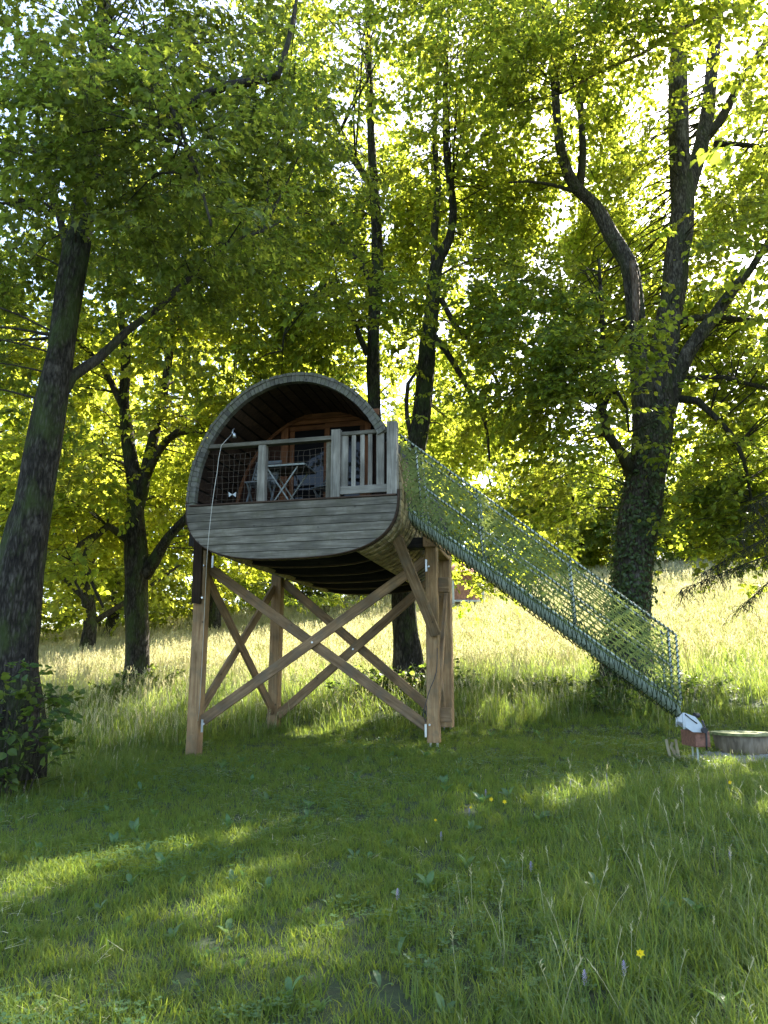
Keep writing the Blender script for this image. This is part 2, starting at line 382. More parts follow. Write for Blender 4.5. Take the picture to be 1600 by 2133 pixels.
source('fresh_sprays', [spray_mesh(40 + i, LEAFY, ls=.11) for i in range(6)])
source('far_sprays', [spray_mesh(60 + i, LEAFY, n=20, ls=.13, L=.7) for i in range(5)])
source('far_dark_sprays', [spray_mesh(70 + i, LEAF, n=20, ls=.13, L=.7) for i in range(5)])
source('bush_sprays', [spray_mesh(80 + i, LEAFB, n=12, ls=.10, L=.4, narrow=.95) for i in range(5)])

def tuft_mesh(seed, mat, nb, h, spread, wd, bend, seeds=0, hv=.35, segs=3, mat2=None):
    r = random.Random(seed); mb = MB()
    for k in range(nb):
        a = r.uniform(0, 6.283); q = spread * math.sqrt(r.random()); p = Vector((q * math.cos(a), q * math.sin(a), -.01))
        hh = h * r.uniform(1 - hv, 1 + hv); la = r.uniform(0, 6.283); ln = Vector((math.cos(la), math.sin(la), 0)); sd = Vector((-ln.y, ln.x, 0))
        sd = (sd + ln * r.uniform(-.6, .6)).normalized(); bd = bend * r.uniform(.2, 1.3); ww = wd * r.uniform(.7, 1.3); vs = []
        for i in range(segs + 1):
            t = i / segs; c = p + ln * (bd * hh * t ** 2.1) + Vector((0, 0, hh * (t - .28 * bd * t ** 2.5))); wq = ww * (1 - t ** 1.6) * .5
            if i < segs: vs += [c - sd * wq, c + sd * wq]
            else: vs.append(c)
        fs = [(2 * i, 2 * i + 1, 2 * i + 3, 2 * i + 2) for i in range(segs - 1)] + [(2 * segs - 2, 2 * segs - 1, 2 * segs)]
        mb.add(vs, fs, 0)
    for k in range(seeds):
        a = r.uniform(0, 6.283); q = spread * r.random(); p = Vector((q * math.cos(a), q * math.sin(a), 0)); la = r.uniform(0, 6.283)
        ln = Vector((math.cos(la), math.sin(la), 0)) * r.uniform(.05, .25); hh = h * r.uniform(1.15, 1.7)
        P = [p + ln * hh * t * t + Vector((0, 0, hh * t)) for t in (0, .35, .7, 1)]
        tube(mb, P, [wd * .22] * 4, 3, mi=1, caps=False)
        for j in range(7):
            b = P[3] - (P[3] - P[2]) * (.1 * j); dr = Vector((r.gauss(0, .5), r.gauss(0, .5), 1)).normalized(); sdv = dr.orthogonal().normalized() * wd * .8
            mb.add([b - sdv * .3, b + dr * h * .06 + sdv * .5, b + dr * h * .13, b + dr * h * .06 - sdv * .5], [(0, 1, 2, 3)], 1)
    me = mb.mesh('tuft'); me.materials.append(mat); me.materials.append(mat2 or SEED); return me
source('lawn_tufts', [tuft_mesh(i, LAWN, 16, .075, .055, .0055, .8) for i in range(6)])
source('tall_tufts', [tuft_mesh(20 + i, TALL, 13, .21, .06, .0062, .75, seeds=(1 if i == 3 else 0), segs=4) for i in range(7)])
source('shade_tufts', [tuft_mesh(40 + i, TALL, 16, .34, .12, .011, .6, seeds=1) for i in range(6)])
source('meadow_tufts', [tuft_mesh(60 + i, MEAD, 16, .42, .17, .017, .5, seeds=5) for i in range(6)])
def rosette(seed, n, L, Wd, erect):
    r = random.Random(seed); mb = MB()
    for k in range(n):
        a = k / n * 6.283 + r.uniform(-.4, .4); e = erect * r.uniform(.5, 1.4); dr = Vector((math.cos(a), math.sin(a), e)).normalized()
        nr = Vector((-math.cos(a) * e, -math.sin(a) * e, 1)).normalized(); s = L * r.uniform(.6, 1.2); p = dr * .02
        side = dr.cross(nr).normalized(); wv = Wd * s; vs = []
        for t, ww, dz in ((0, .06, 0), (.3, .35, .04), (.6, .5, .02), (.85, .33, -.05), (1, .02, -.14)):
            c = p + dr * t * s + nr * dz * s * 2 + Vector((0, 0, .0)); vs += [c - side * wv * ww + nr * .08 * wv, c, c + side * wv * ww + nr * .08 * wv]
        fs = []
        for i in range(4):
            for j in range(2): fs.append((3 * i + j, 3 * i + j + 1, 3 * i + j + 4, 3 * i + j + 3))
        mb.add(vs, fs, 0)
    me = mb.mesh('rosette'); me.materials.append(WEED); return me
source('weed_leaves', [rosette(i, 3 + i % 4, .10 + .02 * (i % 3), .42, 1.0 + .35 * (i % 3)) for i in range(8)])

# ------------------------------------------------------------------ ground
xs = np.concatenate([np.linspace(-90, -14, 20), np.linspace(-13, 13, 66), np.linspace(14, 90, 20)])
ys = np.concatenate([np.linspace(-30, 1, 12), np.linspace(1.5, 20, 62), np.linspace(21, 70, 50), np.linspace(75, 260, 20)])
gv = [(x, y, ground_z(x, y)) for y in ys for x in xs]; nx = len(xs)
gf = [(j * nx + i, j * nx + i + 1, (j + 1) * nx + i + 1, (j + 1) * nx + i) for j in range(len(ys) - 1) for i in range(nx - 1)]
me = bpy.data.meshes.new('ground'); me.from_pydata(gv, [], gf); me.update()
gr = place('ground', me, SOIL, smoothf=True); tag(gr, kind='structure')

def gpoints(density, y0, y1, halfw, fn=None, x0=None, x1=None):
    """points on the ground in the strip y0..y1, as wide as the view there"""
    out = []
    y = y0; dy = .25 if y1 < 16 else 1.0
    while y < y1:
        hw = halfw * y + .8; nn_ = density * 2 * hw * dy; k = int(nn_) + (rnd.random() < nn_ % 1)
        px = rng.uniform(-hw, hw, k); py = rng.uniform(y, y + dy, k)
        for a, b in zip(px, py):
            if fn is None or rng.random() < fn(a, b): out.append((a, b, ground_z(a, b)))
        y += dy
    return np.array(out)
def rots(n, tilt): 
    return np.stack([rng.normal(0, tilt, n), rng.normal(0, tilt, n), rng.uniform(0, 6.283, n)], 1)
def tallness(x, y):
    xb = .05 + (y - 4) * .27 + .35 * noise.noise(Vector((x * .5, y * .5, 9)))
    t = smooth(-.3, .9, x - xb) * (1 - smooth(7.8, 9.6, y))
    t = max(t, smooth(12.2, 14.5, y + .6 * noise.noise(Vector((x * .6, y * .6, 2)))))
    t = max(t, smooth(2.2, 4.0, x) * .6 * (1 - smooth(9.0, 10.2, y)))
    t = max(t, smooth(-2.6, -3.8, x) * smooth(8.0, 10.5, y) if x < 0 else 0)
    return t
def bare(x, y):    # worn patch and gravel at the foot of the slide
    return 1 - .93 * math.exp(-(((x - 4.7) / .62) ** 2 + ((y - 10.3) / .34) ** 2) ** 2)
TUFTS = []
pt = gpoints(250, 2.6, 13.5, .74, lambda x, y: bare(x, y) * (1 - .5 * tallness(x, y)) * (1 if y < 7 else .62))
sc_ = rng.uniform(.7, 1.35, len(pt)) * np.array([.75 + .6 * (.5 + .5 * noise.noise(Vector((a * .8, b * .8, 3)))) + .4 * tallness(a, b) for a, b, c in pt])
scatter('lawn', 'lawn_tufts', pt, rots(len(pt), .12), sc_, label='short shaded lawn grass in the foreground', cat='grass')
pt = gpoints(120, 2.6, 13.5, .74, lambda x, y: bare(x, y) * (tallness(x, y) * .9 + .045))
scatter('tall_grass', 'tall_tufts', pt, rots(len(pt), .12), rng.uniform(.45, 1.2, len(pt)) * np.array([.55 + .45 * tallness(a, b) for a, b, c in pt]), label='longer lush grass with seed heads on the right foreground', cat='grass')
pt = gpoints(38, 12.2, 21, .70, lambda x, y: tallness(x, y))
scatter('shaded_meadow_grass', 'shade_tufts', pt, rots(len(pt), .1), rng.uniform(.55, 1.25, len(pt)), label='tall green grass in the shade around the tree trunks', cat='grass')
pt = gpoints(22, 15.5, 34, .68, lambda x, y: smooth(15.5, 19, y))
scatter('meadow_grass', 'meadow_tufts', pt, rots(len(pt), .1), rng.uniform(.6, 1.2, len(pt)), label='tall pale golden meadow grass on the sunny slope', cat='grass')
pt = gpoints(7, 16, 34, .60, lambda x, y: smooth(15.5, 18, y) * (.5 + .9 * noise.noise(Vector((x * .3, y * .3, 12))) + (.5 if x < -2 else 0)))
scatter('green_meadow_grass', 'shade_tufts', pt, rots(len(pt), .12), rng.uniform(.7, 1.45, len(pt)), label='greener clumps of grass among the pale meadow', cat='grass')
pt = gpoints(9, 34, 56, .62)
scatter('far_meadow_grass', 'meadow_tufts', pt, rots(len(pt), .1), rng.uniform(1.0, 1.7, len(pt)), label='pale golden meadow grass near the top of the slope', cat='grass')
pt = gpoints(9, 3.4, 12.5, .56, lambda x, y: bare(x, y) * (.6 + .8 * noise.noise(Vector((x * .9, y * .9, 7)))))
scatter('broad_weeds', 'weed_leaves', pt, rots(len(pt), .25), rng.uniform(.35, .85, len(pt)), label='broad plantain leaves scattered through the lawn', cat='weeds')

def clover(seed):
    r = random.Random(seed); mb = MB()
    for k in range(11):
        a = r.uniform(0, 6.283); q = .075 * math.sqrt(r.random()); h = r.uniform(.02, .06); c = Vector((q * math.cos(a), q * math.sin(a), h)); s_ = r.uniform(.008, .016)
        for j in range(3):
            b = a + j * 2.094; d = Vector((math.cos(b), math.sin(b), r.uniform(-.1, .4))); sd = Vector((-d.y, d.x, 0)); mb.add([c, c + d * s_ * .7 + sd * s_ * .55, c + d * s_ * 1.3, c + d * s_ * .7 - sd * s_ * .55], [(0, 1, 2, 3)], 0)
    me = mb.mesh('clover'); me.materials.append(WEED); return me
source('clover_patches', [clover(i) for i in range(6)])
pt = gpoints(70, 2.8, 12.5, .58, lambda x, y: bare(x, y) * smooth(-.05, .35, noise.noise(Vector((x * .75, y * .75, 21)))))
scatter('clover', 'clover_patches', pt, rots(len(pt), .1), rng.uniform(.7, 1.4, len(pt)), label='patches of small clover leaves low in the lawn', cat='clover')
def straws(seed):
    r = random.Random(seed); mb = MB()
    for k in range(7):
        a = r.uniform(0, 6.283); p = Vector((r.gauss(0, .05), r.gauss(0, .05), r.uniform(.012, .05))); d = Vector((math.cos(a), math.sin(a), r.uniform(-.15, .35))); L = r.uniform(.04, .11); sd = Vector((-d.y, d.x, 0)) * .0022
        mb.add([p - sd, p + sd, p + d * L + sd * .4 - Vector((0, 0, .01)), p + d * L - sd * .4 - Vector((0, 0, .01))], [(0, 1, 2, 3)], 0)
    me = mb.mesh('straw'); me.materials.append(SEED); return me
source('straw_bits', [straws(i) for i in range(4)])
pt = gpoints(26, 2.8, 12.5, .58, lambda x, y: (1 - tallness(x, y)) * smooth(-.2, .5, noise.noise(Vector((x * .6, y * .6, 31)))))
scatter('dry_thatch', 'straw_bits', pt, rots(len(pt), .1), rng.uniform(.6, 1.3, len(pt)), label='dry cut grass lying in the lawn', cat='thatch')

# ------------------------------------------------------------------ the tree house
th = thing('treehouse', (BO.x, 12.2, ground_z(-.8, 12.2)), 'grey barrel shaped wooden treehouse with balcony, raised on brown cross braced posts', 'treehouse')
WM[th.name] = Matrix.Translation(th.location)
CH, HA, HT, HB, NB = 4.12, 1.56, 1.81, .89, 2.9
def outline(t, inset=0.0):
    """t in 0..1 going round from the right, over the top, to the left and under"""
    a = 2 * math.pi * t; c, s = math.cos(a), math.sin(a)
    if s >= 0: return (HA - inset) * c, CH + (HT - inset) * s
    e = 2 / NB
    return (HA - inset) * math.copysign(abs(c) ** e, c), CH - (HB - inset) * abs(s) ** e
def halfw(h, inset=0.0):
    if h >= CH: return (HA - inset) * math.sqrt(max(0, 1 - ((h - CH) / (HT - inset)) ** 2))
    return (HA - inset) * max(0, 1 - ((CH - h) / (HB - inset)) ** NB) ** (1 / NB)
RB = Matrix((ES, ED, UP)).transposed().to_4x4()
def loc_obj(name, vs, fs, mat, parent, origin, smoothf=False, label=None, kind=None):   # vs given as (s, h, d); kept in the barrel's own axes
    o3 = Vector((origin[0], origin[2], origin[1]))
    me = bpy.data.meshes.new(name); me.from_pydata([Vector((s, d, h)) - o3 for s, h, d in vs], [], fs); me.update()
    M = Matrix.Translation(B(origin[0], origin[1], origin[2])) @ RB
    return place(name, me, mat, parent, M, smoothf, label, kind)
def bbox_obj(name, s0, s1, h0, h1, d0, d1, mat, parent, long='s', c=.004, label=None):
    S, H, D = (s0 + s1) / 2, (h0 + h1) / 2, (d0 + d1) / 2
    if long == 's': return beam(name, mat, parent, B(s0, H, D), B(s1, H, D), d1 - d0, h1 - h0, c=c, label=label)
    if long == 'd': return beam(name, mat, parent, B(S, H, d0), B(S, H, d1), s1 - s0, h1 - h0, c=c, label=label)
    return beam(name, mat, parent, B(S, h0, D), B(S, h1, D), d1 - d0, s1 - s0, up=ES, c=c, label=label)
# front panel boards, each cut to the curve
hs = [3.232, 3.345, 3.46, 3.575, 3.69, 3.805, 3.92, 4.03]
for i in range(7):
    g0, g1 = hs[i] + .004, hs[i + 1] - .004; steps = 8 if i < 2 else 4
    hh = [g0 + (g1 - g0) * k / steps for k in range(steps + 1)]
    poly = [(halfw(h, .012), h) for h in hh] + [(-halfw(h, .012), h) for h in reversed(hh)]
    d0, d1 = -.03 + rnd.uniform(-.003, .003), 0.0; k = len(poly)
    vs = [(s, h, d0) for s, h in poly] + [(s, h, d1) for s, h in poly]
    fs = [tuple(range(k - 1, -1, -1)), tuple(range(k, 2 * k))] + [(j, (j + 1) % k, k + (j + 1) % k, k + j) for j in range(k)]
    loc_obj('plank', vs, fs, GREYW, th, (rnd.uniform(-.5, .5), (g0 + g1) / 2, 0))
# backing behind the boards and thin dark edge round the panel
mb_v = []; ks = 40
poly = [outline(.5 + .5 * k / ks, .02) for k in range(ks + 1)]
vs = [(s, min(h, 4.0), .004) for s, h in poly] + [(s, min(h, 4.0), .04) for s, h in poly]; k = len(poly)
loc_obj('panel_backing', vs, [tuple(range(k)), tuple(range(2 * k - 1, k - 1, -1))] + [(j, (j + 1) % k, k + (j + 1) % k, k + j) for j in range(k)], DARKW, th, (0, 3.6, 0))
po = [outline(.5 + .5 * k / ks) for k in range(ks + 1)]; pi_ = [outline(.5 + .5 * k / ks, .010) for k in range(ks + 1)]
vs = []
for k in range(ks + 1):
    for (s, h), d in ((po[k], -.034), (po[k], .10), (pi_[k], .10), (pi_[k], -.034)): vs.append((s, h, d))
loc_obj('panel_edge_strip', vs, [(4 * k + a, 4 * k + (a + 1) % 4, 4 * k + 4 + (a + 1) % 4, 4 * k + 4 + a) for k in range(ks) for a in range(4)], LINW, th, (0, 3.6, 0), True)
bbox_obj('sill_board', -1.5, 1.53, 4.032, 4.056, -.045, .09, LINW, th)
# rim of the arch: short shingle ends side by side, an outer and an inner course
def rim_piece(t0, t1, i0, i1, d0, d1, name, mat):
    g = .00028; vs = []
    for t in (t0 + g, t1 - g):
        for ins in (i0, i1):
            s, h = outline(t, ins)
            for d in (d0, d1): vs.append((s, h, d))
    s, h = outline((t0 + t1) / 2, i0)
    loc_obj(name, vs, [(0, 1, 3, 2), (4, 6, 7, 5), (0, 4, 5, 1), (2, 3, 7, 6), (0, 2, 6, 4), (1, 5, 7, 3)], mat, th, (s, h, d0))
NR = 62
T0, T1 = .078, .508
for k in range(NR):
    a, b = T0 + (T1 - T0) * k / NR, T0 + (T1 - T0) * (k + 1) / NR
    rim_piece(a, b, -.010 + rnd.uniform(-.004, .004), .030, -.016 + rnd.uniform(-.010, .006), .16, 'rim_shingle', SHINW)
    rim_piece(a, b, .0315, .122 + rnd.uniform(-.002, .002), -.002 + rnd.uniform(-.004, .004), .09, 'rim_block', SHINW)
# shell of the barrel with rows of shingles
ring = [k / 96 for k in range(97)]
def arc_shell(name, t0, t1, ins0, ins1, d0, d1, mat, n=60):
    vs = []
    for k in range(n + 1):
        t = t0 + (t1 - t0) * k / n
        for ins in (ins0, ins1):
            s, h = outline(t, ins)
            for d in (d0, d1): vs.append((s, h, d))
    fs = [(4 * k + a, 4 * k + b, 4 * k + 4 + b, 4 * k + 4 + a) for k in range(n) for a, b in ((0, 1), (1, 3), (3, 2), (2, 0))] + [(0, 2, 3, 1), (4 * n, 4 * n + 1, 4 * n + 3, 4 * n + 2)]
    return loc_obj(name, vs, fs, mat, th, (0, 4.1, d0), False)
LEN = 4.8
BT0, BT1 = -.165, .665      # how far the shingled skin wraps round underneath
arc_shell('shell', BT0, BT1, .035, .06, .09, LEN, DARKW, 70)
mbs = MB(); NT = 84; 
rows = [(.15 + .24 * j) for j in range(20)]
for j, d in enumerate(rows):
    if d > LEN - .1: break
    for k in range(NT):
        t0 = BT0 + (BT1 - BT0) * k / NT; t1 = BT0 + (BT1 - BT0) * (k + 1) / NT; tm = (t0 + t1) / 2
        g = .0004; vs = []; e = .012 + rnd.uniform(-.006, .006); dd = d + rnd.uniform(-.012, .012)
        for t in (t0 + g, t1 - g):
            for ins, dq in ((-e, dd), (.020, dd), (.010, dd + .26), (.030, dd + .26)):
                s, h = outline(t, ins); vs.append((s, h, dq))
        fs = [(0, 2, 3, 1), (4, 5, 7, 6), (0, 4, 6, 2), (1, 3, 7, 5), (0, 1, 5, 4), (2, 6, 7, 3)]
        if tm < .06 and j < 11:
            s, h = outline(tm); loc_obj('shingle', vs, fs, MOSSW, th, (s, h, d))
        else: mbs.add([B(s, h, dq) for s, h, dq in vs], fs)
mbs.build('roof_shingles', SHINW, th, kind='stuff')
arc_shell('shell_edge_trim', BT0 - .004, BT0 + .004, .0, .06, .1, LEN, MOSSW, 2)
arc_shell('shell_edge_trim', BT1 - .004, BT1 + .004, .0, .06, .1, LEN, MOSSW, 2)
# lining boards inside the balcony
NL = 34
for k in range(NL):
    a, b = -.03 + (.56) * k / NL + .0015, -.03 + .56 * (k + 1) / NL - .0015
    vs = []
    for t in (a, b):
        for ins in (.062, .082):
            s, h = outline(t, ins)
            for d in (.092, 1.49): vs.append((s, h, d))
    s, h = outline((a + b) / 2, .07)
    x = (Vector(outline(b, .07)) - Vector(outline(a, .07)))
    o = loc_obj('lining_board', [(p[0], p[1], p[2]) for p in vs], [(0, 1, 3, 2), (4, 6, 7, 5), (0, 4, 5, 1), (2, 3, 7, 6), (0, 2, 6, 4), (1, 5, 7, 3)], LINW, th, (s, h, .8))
# deck boards
for k in range(10):
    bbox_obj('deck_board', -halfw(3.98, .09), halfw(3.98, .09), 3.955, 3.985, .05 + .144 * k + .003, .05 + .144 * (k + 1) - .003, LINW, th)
# curved laminated hoop at the door wall
def hoop(name, d0, d1, ins, thick, t0, t1, mat, n=40):
    return arc_shell(name, t0, t1, ins, ins + thick, d0, d1, mat, n)
hoop('hoop', 1.41, 1.455, .085, .05, .27, .5, REDW)
for d in (2.9,): hoop('hoop', d, d + .06, .06, .06, .0, .5, LINW)
# underside: dark floor, curved bulkheads
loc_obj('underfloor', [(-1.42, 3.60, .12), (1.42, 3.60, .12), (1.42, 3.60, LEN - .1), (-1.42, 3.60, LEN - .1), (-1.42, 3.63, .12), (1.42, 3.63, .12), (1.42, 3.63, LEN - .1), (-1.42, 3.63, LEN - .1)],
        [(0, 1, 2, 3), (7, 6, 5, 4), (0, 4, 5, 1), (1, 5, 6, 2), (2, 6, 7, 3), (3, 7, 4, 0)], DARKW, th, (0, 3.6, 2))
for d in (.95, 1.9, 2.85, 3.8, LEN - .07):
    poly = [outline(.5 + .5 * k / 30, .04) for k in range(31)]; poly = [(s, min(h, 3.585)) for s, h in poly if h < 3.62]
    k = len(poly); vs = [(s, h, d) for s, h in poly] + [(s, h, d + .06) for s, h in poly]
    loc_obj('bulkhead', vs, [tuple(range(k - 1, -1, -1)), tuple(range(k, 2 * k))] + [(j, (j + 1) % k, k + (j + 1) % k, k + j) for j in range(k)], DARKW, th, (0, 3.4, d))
    ps = [B(s, h - .012, d + .03) for s, h in poly[2:-2]]
    mbq = MB()
    for q0, q1 in zip(ps[:-1], ps[1:]): mb_beam(mbq, q0, q1 + (q1 - q0) * .02, .07, .016, UP)
    mbq.build('bulkhead_edge', LINW, th)
# rear wall
poly = [outline(k / 60, .04) for k in range(61)][:-1]; k = len(poly)
vs = [(s, h, LEN - .06 + .03) for s, h in poly if True] + [(s, h, LEN) for s, h in poly]
loc_obj('rear_wall', vs, [tuple(range(k - 1, -1, -1)), tuple(range(k, 2 * k))] + [(j, (j + 1) % k, k + (j + 1) % k, k + j) for j in range(k)], LINW, th, (0, 4, LEN))
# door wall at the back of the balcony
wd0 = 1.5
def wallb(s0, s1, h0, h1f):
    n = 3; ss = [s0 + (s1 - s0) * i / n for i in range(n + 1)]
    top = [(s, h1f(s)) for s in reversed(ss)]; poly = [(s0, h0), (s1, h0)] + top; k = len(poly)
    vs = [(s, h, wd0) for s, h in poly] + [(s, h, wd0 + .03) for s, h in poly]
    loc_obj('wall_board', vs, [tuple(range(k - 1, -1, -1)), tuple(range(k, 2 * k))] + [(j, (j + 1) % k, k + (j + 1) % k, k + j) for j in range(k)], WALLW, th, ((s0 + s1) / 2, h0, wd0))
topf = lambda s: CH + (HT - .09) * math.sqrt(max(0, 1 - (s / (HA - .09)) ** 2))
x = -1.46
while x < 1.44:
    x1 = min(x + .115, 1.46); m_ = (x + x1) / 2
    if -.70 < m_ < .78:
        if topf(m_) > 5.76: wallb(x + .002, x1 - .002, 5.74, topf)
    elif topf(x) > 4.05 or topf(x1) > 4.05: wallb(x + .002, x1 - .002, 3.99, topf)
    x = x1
door = bbox_obj('door_frame', -.80, .92, 5.74, 5.83, 1.42, 1.495, REDW, th)
bbox_obj('door_jamb', -.71, -.59, 3.99, 5.738, 1.43, 1.50, REDW, th, 'h')
bbox_obj('door_jamb', .70, .80, 3.99, 5.738, 1.43, 1.50, REDW, th, 'h')
bbox_obj('door_jamb', -.588, .698, 5.67, 5.737, 1.44, 1.50, REDW, th)
for s0, s1, dd in ((-.585, .08, 1.50), (.03, .695, 1.455)):
    dl = bbox_obj('door', s0, s1, 5.585, 5.665, dd, dd + .04, REDW, th)          # top rail, the other members hang from it
    bbox_obj('door_stile', s0, s0 + .08, 4.0, 5.583, dd, dd + .04, REDW, dl, 'h')
    bbox_obj('door_stile', s1 - .08, s1, 4.0, 5.583, dd, dd + .04, REDW, dl, 'h')
    bbox_obj('lower_panel', s0 + .082, s1 - .082, 4.0, 4.38, dd + .005, dd + .035, REDW, dl)
    bbox_obj('pane', s0 + .082, s1 - .082, 4.383, 5.583, dd + .015, dd + .022, GLASS, dl, c=0)
# railing
bbox_obj('railing_post', -.50, -.38, 4.058, 4.895, .02, .12, RAILW, th, 'h')
bbox_obj('railing_post', .60, .73, 4.058, 5.035, -.005, .09, RAILW, th, 'h')
bbox_obj('railing_post', .50, .575, 4.058, 4.90, .09, .17, GREYW, th, 'h')
bbox_obj('railing_post', 1.40, 1.54, 4.058, 5.085, -.02, .10, RAILW, th, 'h')
bbox_obj('handrail', -1.28, .598, 4.898, 4.955, .01, .13, GREYW, th)
bbox_obj('handrail', .732, 1.398, 4.945, 5.0, .02, .10, GREYW, th)
for s0, s1 in ((.745, .845), (.895, .955), (1.02, 1.08), (1.13, 1.19), (1.25, 1.36)):
    bbox_obj('baluster', s0 - .01, s1 - .01, 4.215, 4.943, .035, .062, RAILW, th, 'h')
bbox_obj('bottom_rail', .732, 1.398, 4.10, 4.212, .015, .045, RAILW, th)
bbox_obj('spreader', 1.0, 1.02, 4.2, 4.94, .07, .10, REDW, th, 'h')
# netting hung inside the rail
mbn = MB()
for s0, s1, base in ((-1.34, -.50, 0), (-.38, .50, 1)):
    nxn = int((s1 - s0) / .082); nyn = 9
    def q(i, j):
        s = s0 + (s1 - s0) * i / nxn; h = 4.06 + (4.86 - .02 * base - 4.06) * j / nyn
        sg = .03 * math.sin(math.pi * i / nxn) * (j / nyn - .1) 
        return B(s + .022 * noise.noise(Vector((i * .6, j * .5, 5 + base))), h - sg + .012 * noise.noise(Vector((i * .8, j, 8))), .15 + .02 * noise.noise(Vector((i * .5, j * .5, 1))))
    for i in range(nxn + 1):
        if halfw(4.8, .17) < abs(s0 + (s1 - s0) * i / nxn): continue
        tube(mbn, [q(i, j) for j in range(nyn + 1)], [.0022] * (nyn + 1), 3, caps=False)
    for j in range(nyn + 1):
        tube(mbn, [q(i, j) for i in range(nxn + 1)], [.0022] * (nxn + 1), 3, caps=False)
mbn.build('safety_net', NETW, th, kind='stuff')
# posts, braces and beams
PW = .185
FLp = Vector((-2.775, 11.70, 0)); FRp = Vector((.715, 11.40, 0)); RRp = Vector((1.01, 12.72, 0)); RLp = Vector((-1.905, 13.75, 0))
TOPZ = 3.55
def post(p, z0, label=None, wx=PW):
    return beam('post', POSTW, th, Vector((p.x, p.y, z0)), Vector((p.x, p.y, TOPZ)), wx, wx, up=ES, c=.012)
post(FLp, ground_z(FLp.x, FLp.y) - .1); post(FRp, ground_z(FRp.x, FRp.y) + .06, wx=.175); post(RRp, ground_z(RRp.x, RRp.y) + .05, wx=.21); post(RLp, ground_z(RLp.x, RLp.y) - .1)
for p_ in (FRp, RRp):
    for dx in (-.05, .05):
        q0 = p_ + ES * dx; g0 = ground_z(q0.x, q0.y)
        beam('steel_foot', STEEL, th, Vector((q0.x, q0.y, g0 - .1)), Vector((q0.x, q0.y, g0 + .058 if p_ is FRp else g0 + .048)), .02, .03, up=ES, c=0)
def brace(a, za, b, zb, off, hgt=.15, thick=.055, label=None, mat=None):
    a = a + off; b = b + off
    return beam('brace', mat or BRACEW, th, Vector((a.x, a.y, za)), Vector((b.x, b.y, zb)), thick, hgt, c=.006, label=label)
fdir = (FRp - FLp).normalized(); fn = Vector((fdir.y, -fdir.x, 0))         # towards the viewer
i0, i1 = FLp + fdir * .10, FRp - fdir * .09
brace(i0, 3.28, i1, .95, fn * -.035)
brace(i0, 1.02, i1, 3.36, fn * .025)
rdir = (RRp - RLp).normalized(); rn = Vector((rdir.y, -rdir.x, 0)); i0, i1 = RLp + rdir * .1, RRp - rdir * .11
brace(i0, 3.33, i1, 1.02, rn * -.035); brace(i0, 1.02, i1, 3.33, rn * .025)
for a_, b_, sgn in ((FLp, RLp, 1), (FRp, RRp, -1)):
    dd = (b_ - a_).normalized(); nn2 = Vector((dd.y, -dd.x, 0)) * sgn; j0, j1 = a_ + dd * .08, b_ - dd * .08
    if sgn == 1: brace(j0, 3.15, j1, 1.08, nn2 * .03, .14); brace(j0, 1.10, j1, 3.22, nn2 * -.03, .14)
    else: brace(j0 + nn2 * -.03, 1.05, j1 + nn2 * -.03, 3.0, nn2 * .0, .14); brace(j0 + nn2 * .03, 3.05, j1 + nn2 * .03, 1.0, nn2 * .0, .14)
# blocks between the right posts
beam('spacer_block', BRACEW, th, FRp + ED * .10 + ES * .06 + UP * 1.12, FRp + ED * .10 + ES * .24 + UP * 1.12, .12, .2)
beam('spacer_block', BRACEW, th, FRp + ED * .10 + ES * .06 + UP * 3.0, FRp + ED * .10 + ES * .24 + UP * 3.0, .12, .22)
# side beams on the posts and knee braces out to the overhanging front
beam('side_beam', POSTW, th, Vector((FRp.x, FRp.y, TOPZ + .10)) - ED * .16, Vector((RRp.x, RRp.y, TOPZ + .10)) + ED * .15, .20, .2, c=.01)
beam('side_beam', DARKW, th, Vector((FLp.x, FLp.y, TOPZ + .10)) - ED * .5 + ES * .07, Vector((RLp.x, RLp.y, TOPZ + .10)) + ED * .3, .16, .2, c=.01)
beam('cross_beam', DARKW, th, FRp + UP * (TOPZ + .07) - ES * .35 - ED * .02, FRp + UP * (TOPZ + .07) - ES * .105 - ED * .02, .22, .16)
beam('knee_brace', BRACEW, th, at(908, 1322, 11.25), at(826, 1118, 10.62), .07, .15, up=ES, c=.006)
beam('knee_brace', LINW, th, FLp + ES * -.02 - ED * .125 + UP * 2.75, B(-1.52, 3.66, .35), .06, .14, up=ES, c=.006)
for q in ((888, 1178, 11.3), (887, 1522, 11.3), (421, 1512, 11.6), (443, 1170, 11.6)):
    c_ = at(*q); beam('steel_bracket', STEEL, th, c_ - UP * .09, c_ + UP * .09, .012, .03, up=ES, c=0)
for q in ((650, 1338, 11.42), (424, 1508, 11.55), (424, 1178, 11.58), (893, 1180, 11.26), (895, 1510, 11.26), (735, 1352, 12.9), (904, 1300, 11.2), (421, 1245, 11.5)):
    c_ = at(*q); mb = MB(); tube(mb, [c_ + Vector((0, .02, 0)), c_ - Vector((0, .012, 0))], [.017, .015], 6); mb.build('bolt', STEEL, th)
# electric cable down the right post
wire('cable', BLACK, th, [at(911, 1350, 11.28), at(909, 1400, 11.27), at(897, 1432, 11.27), at(888, 1462, 11.25), at(882, 1490, 11.22), at(886, 1505, 11.24), at(889, 1470, 11.24)], .006, 5, label='black cable looped down the front right post')

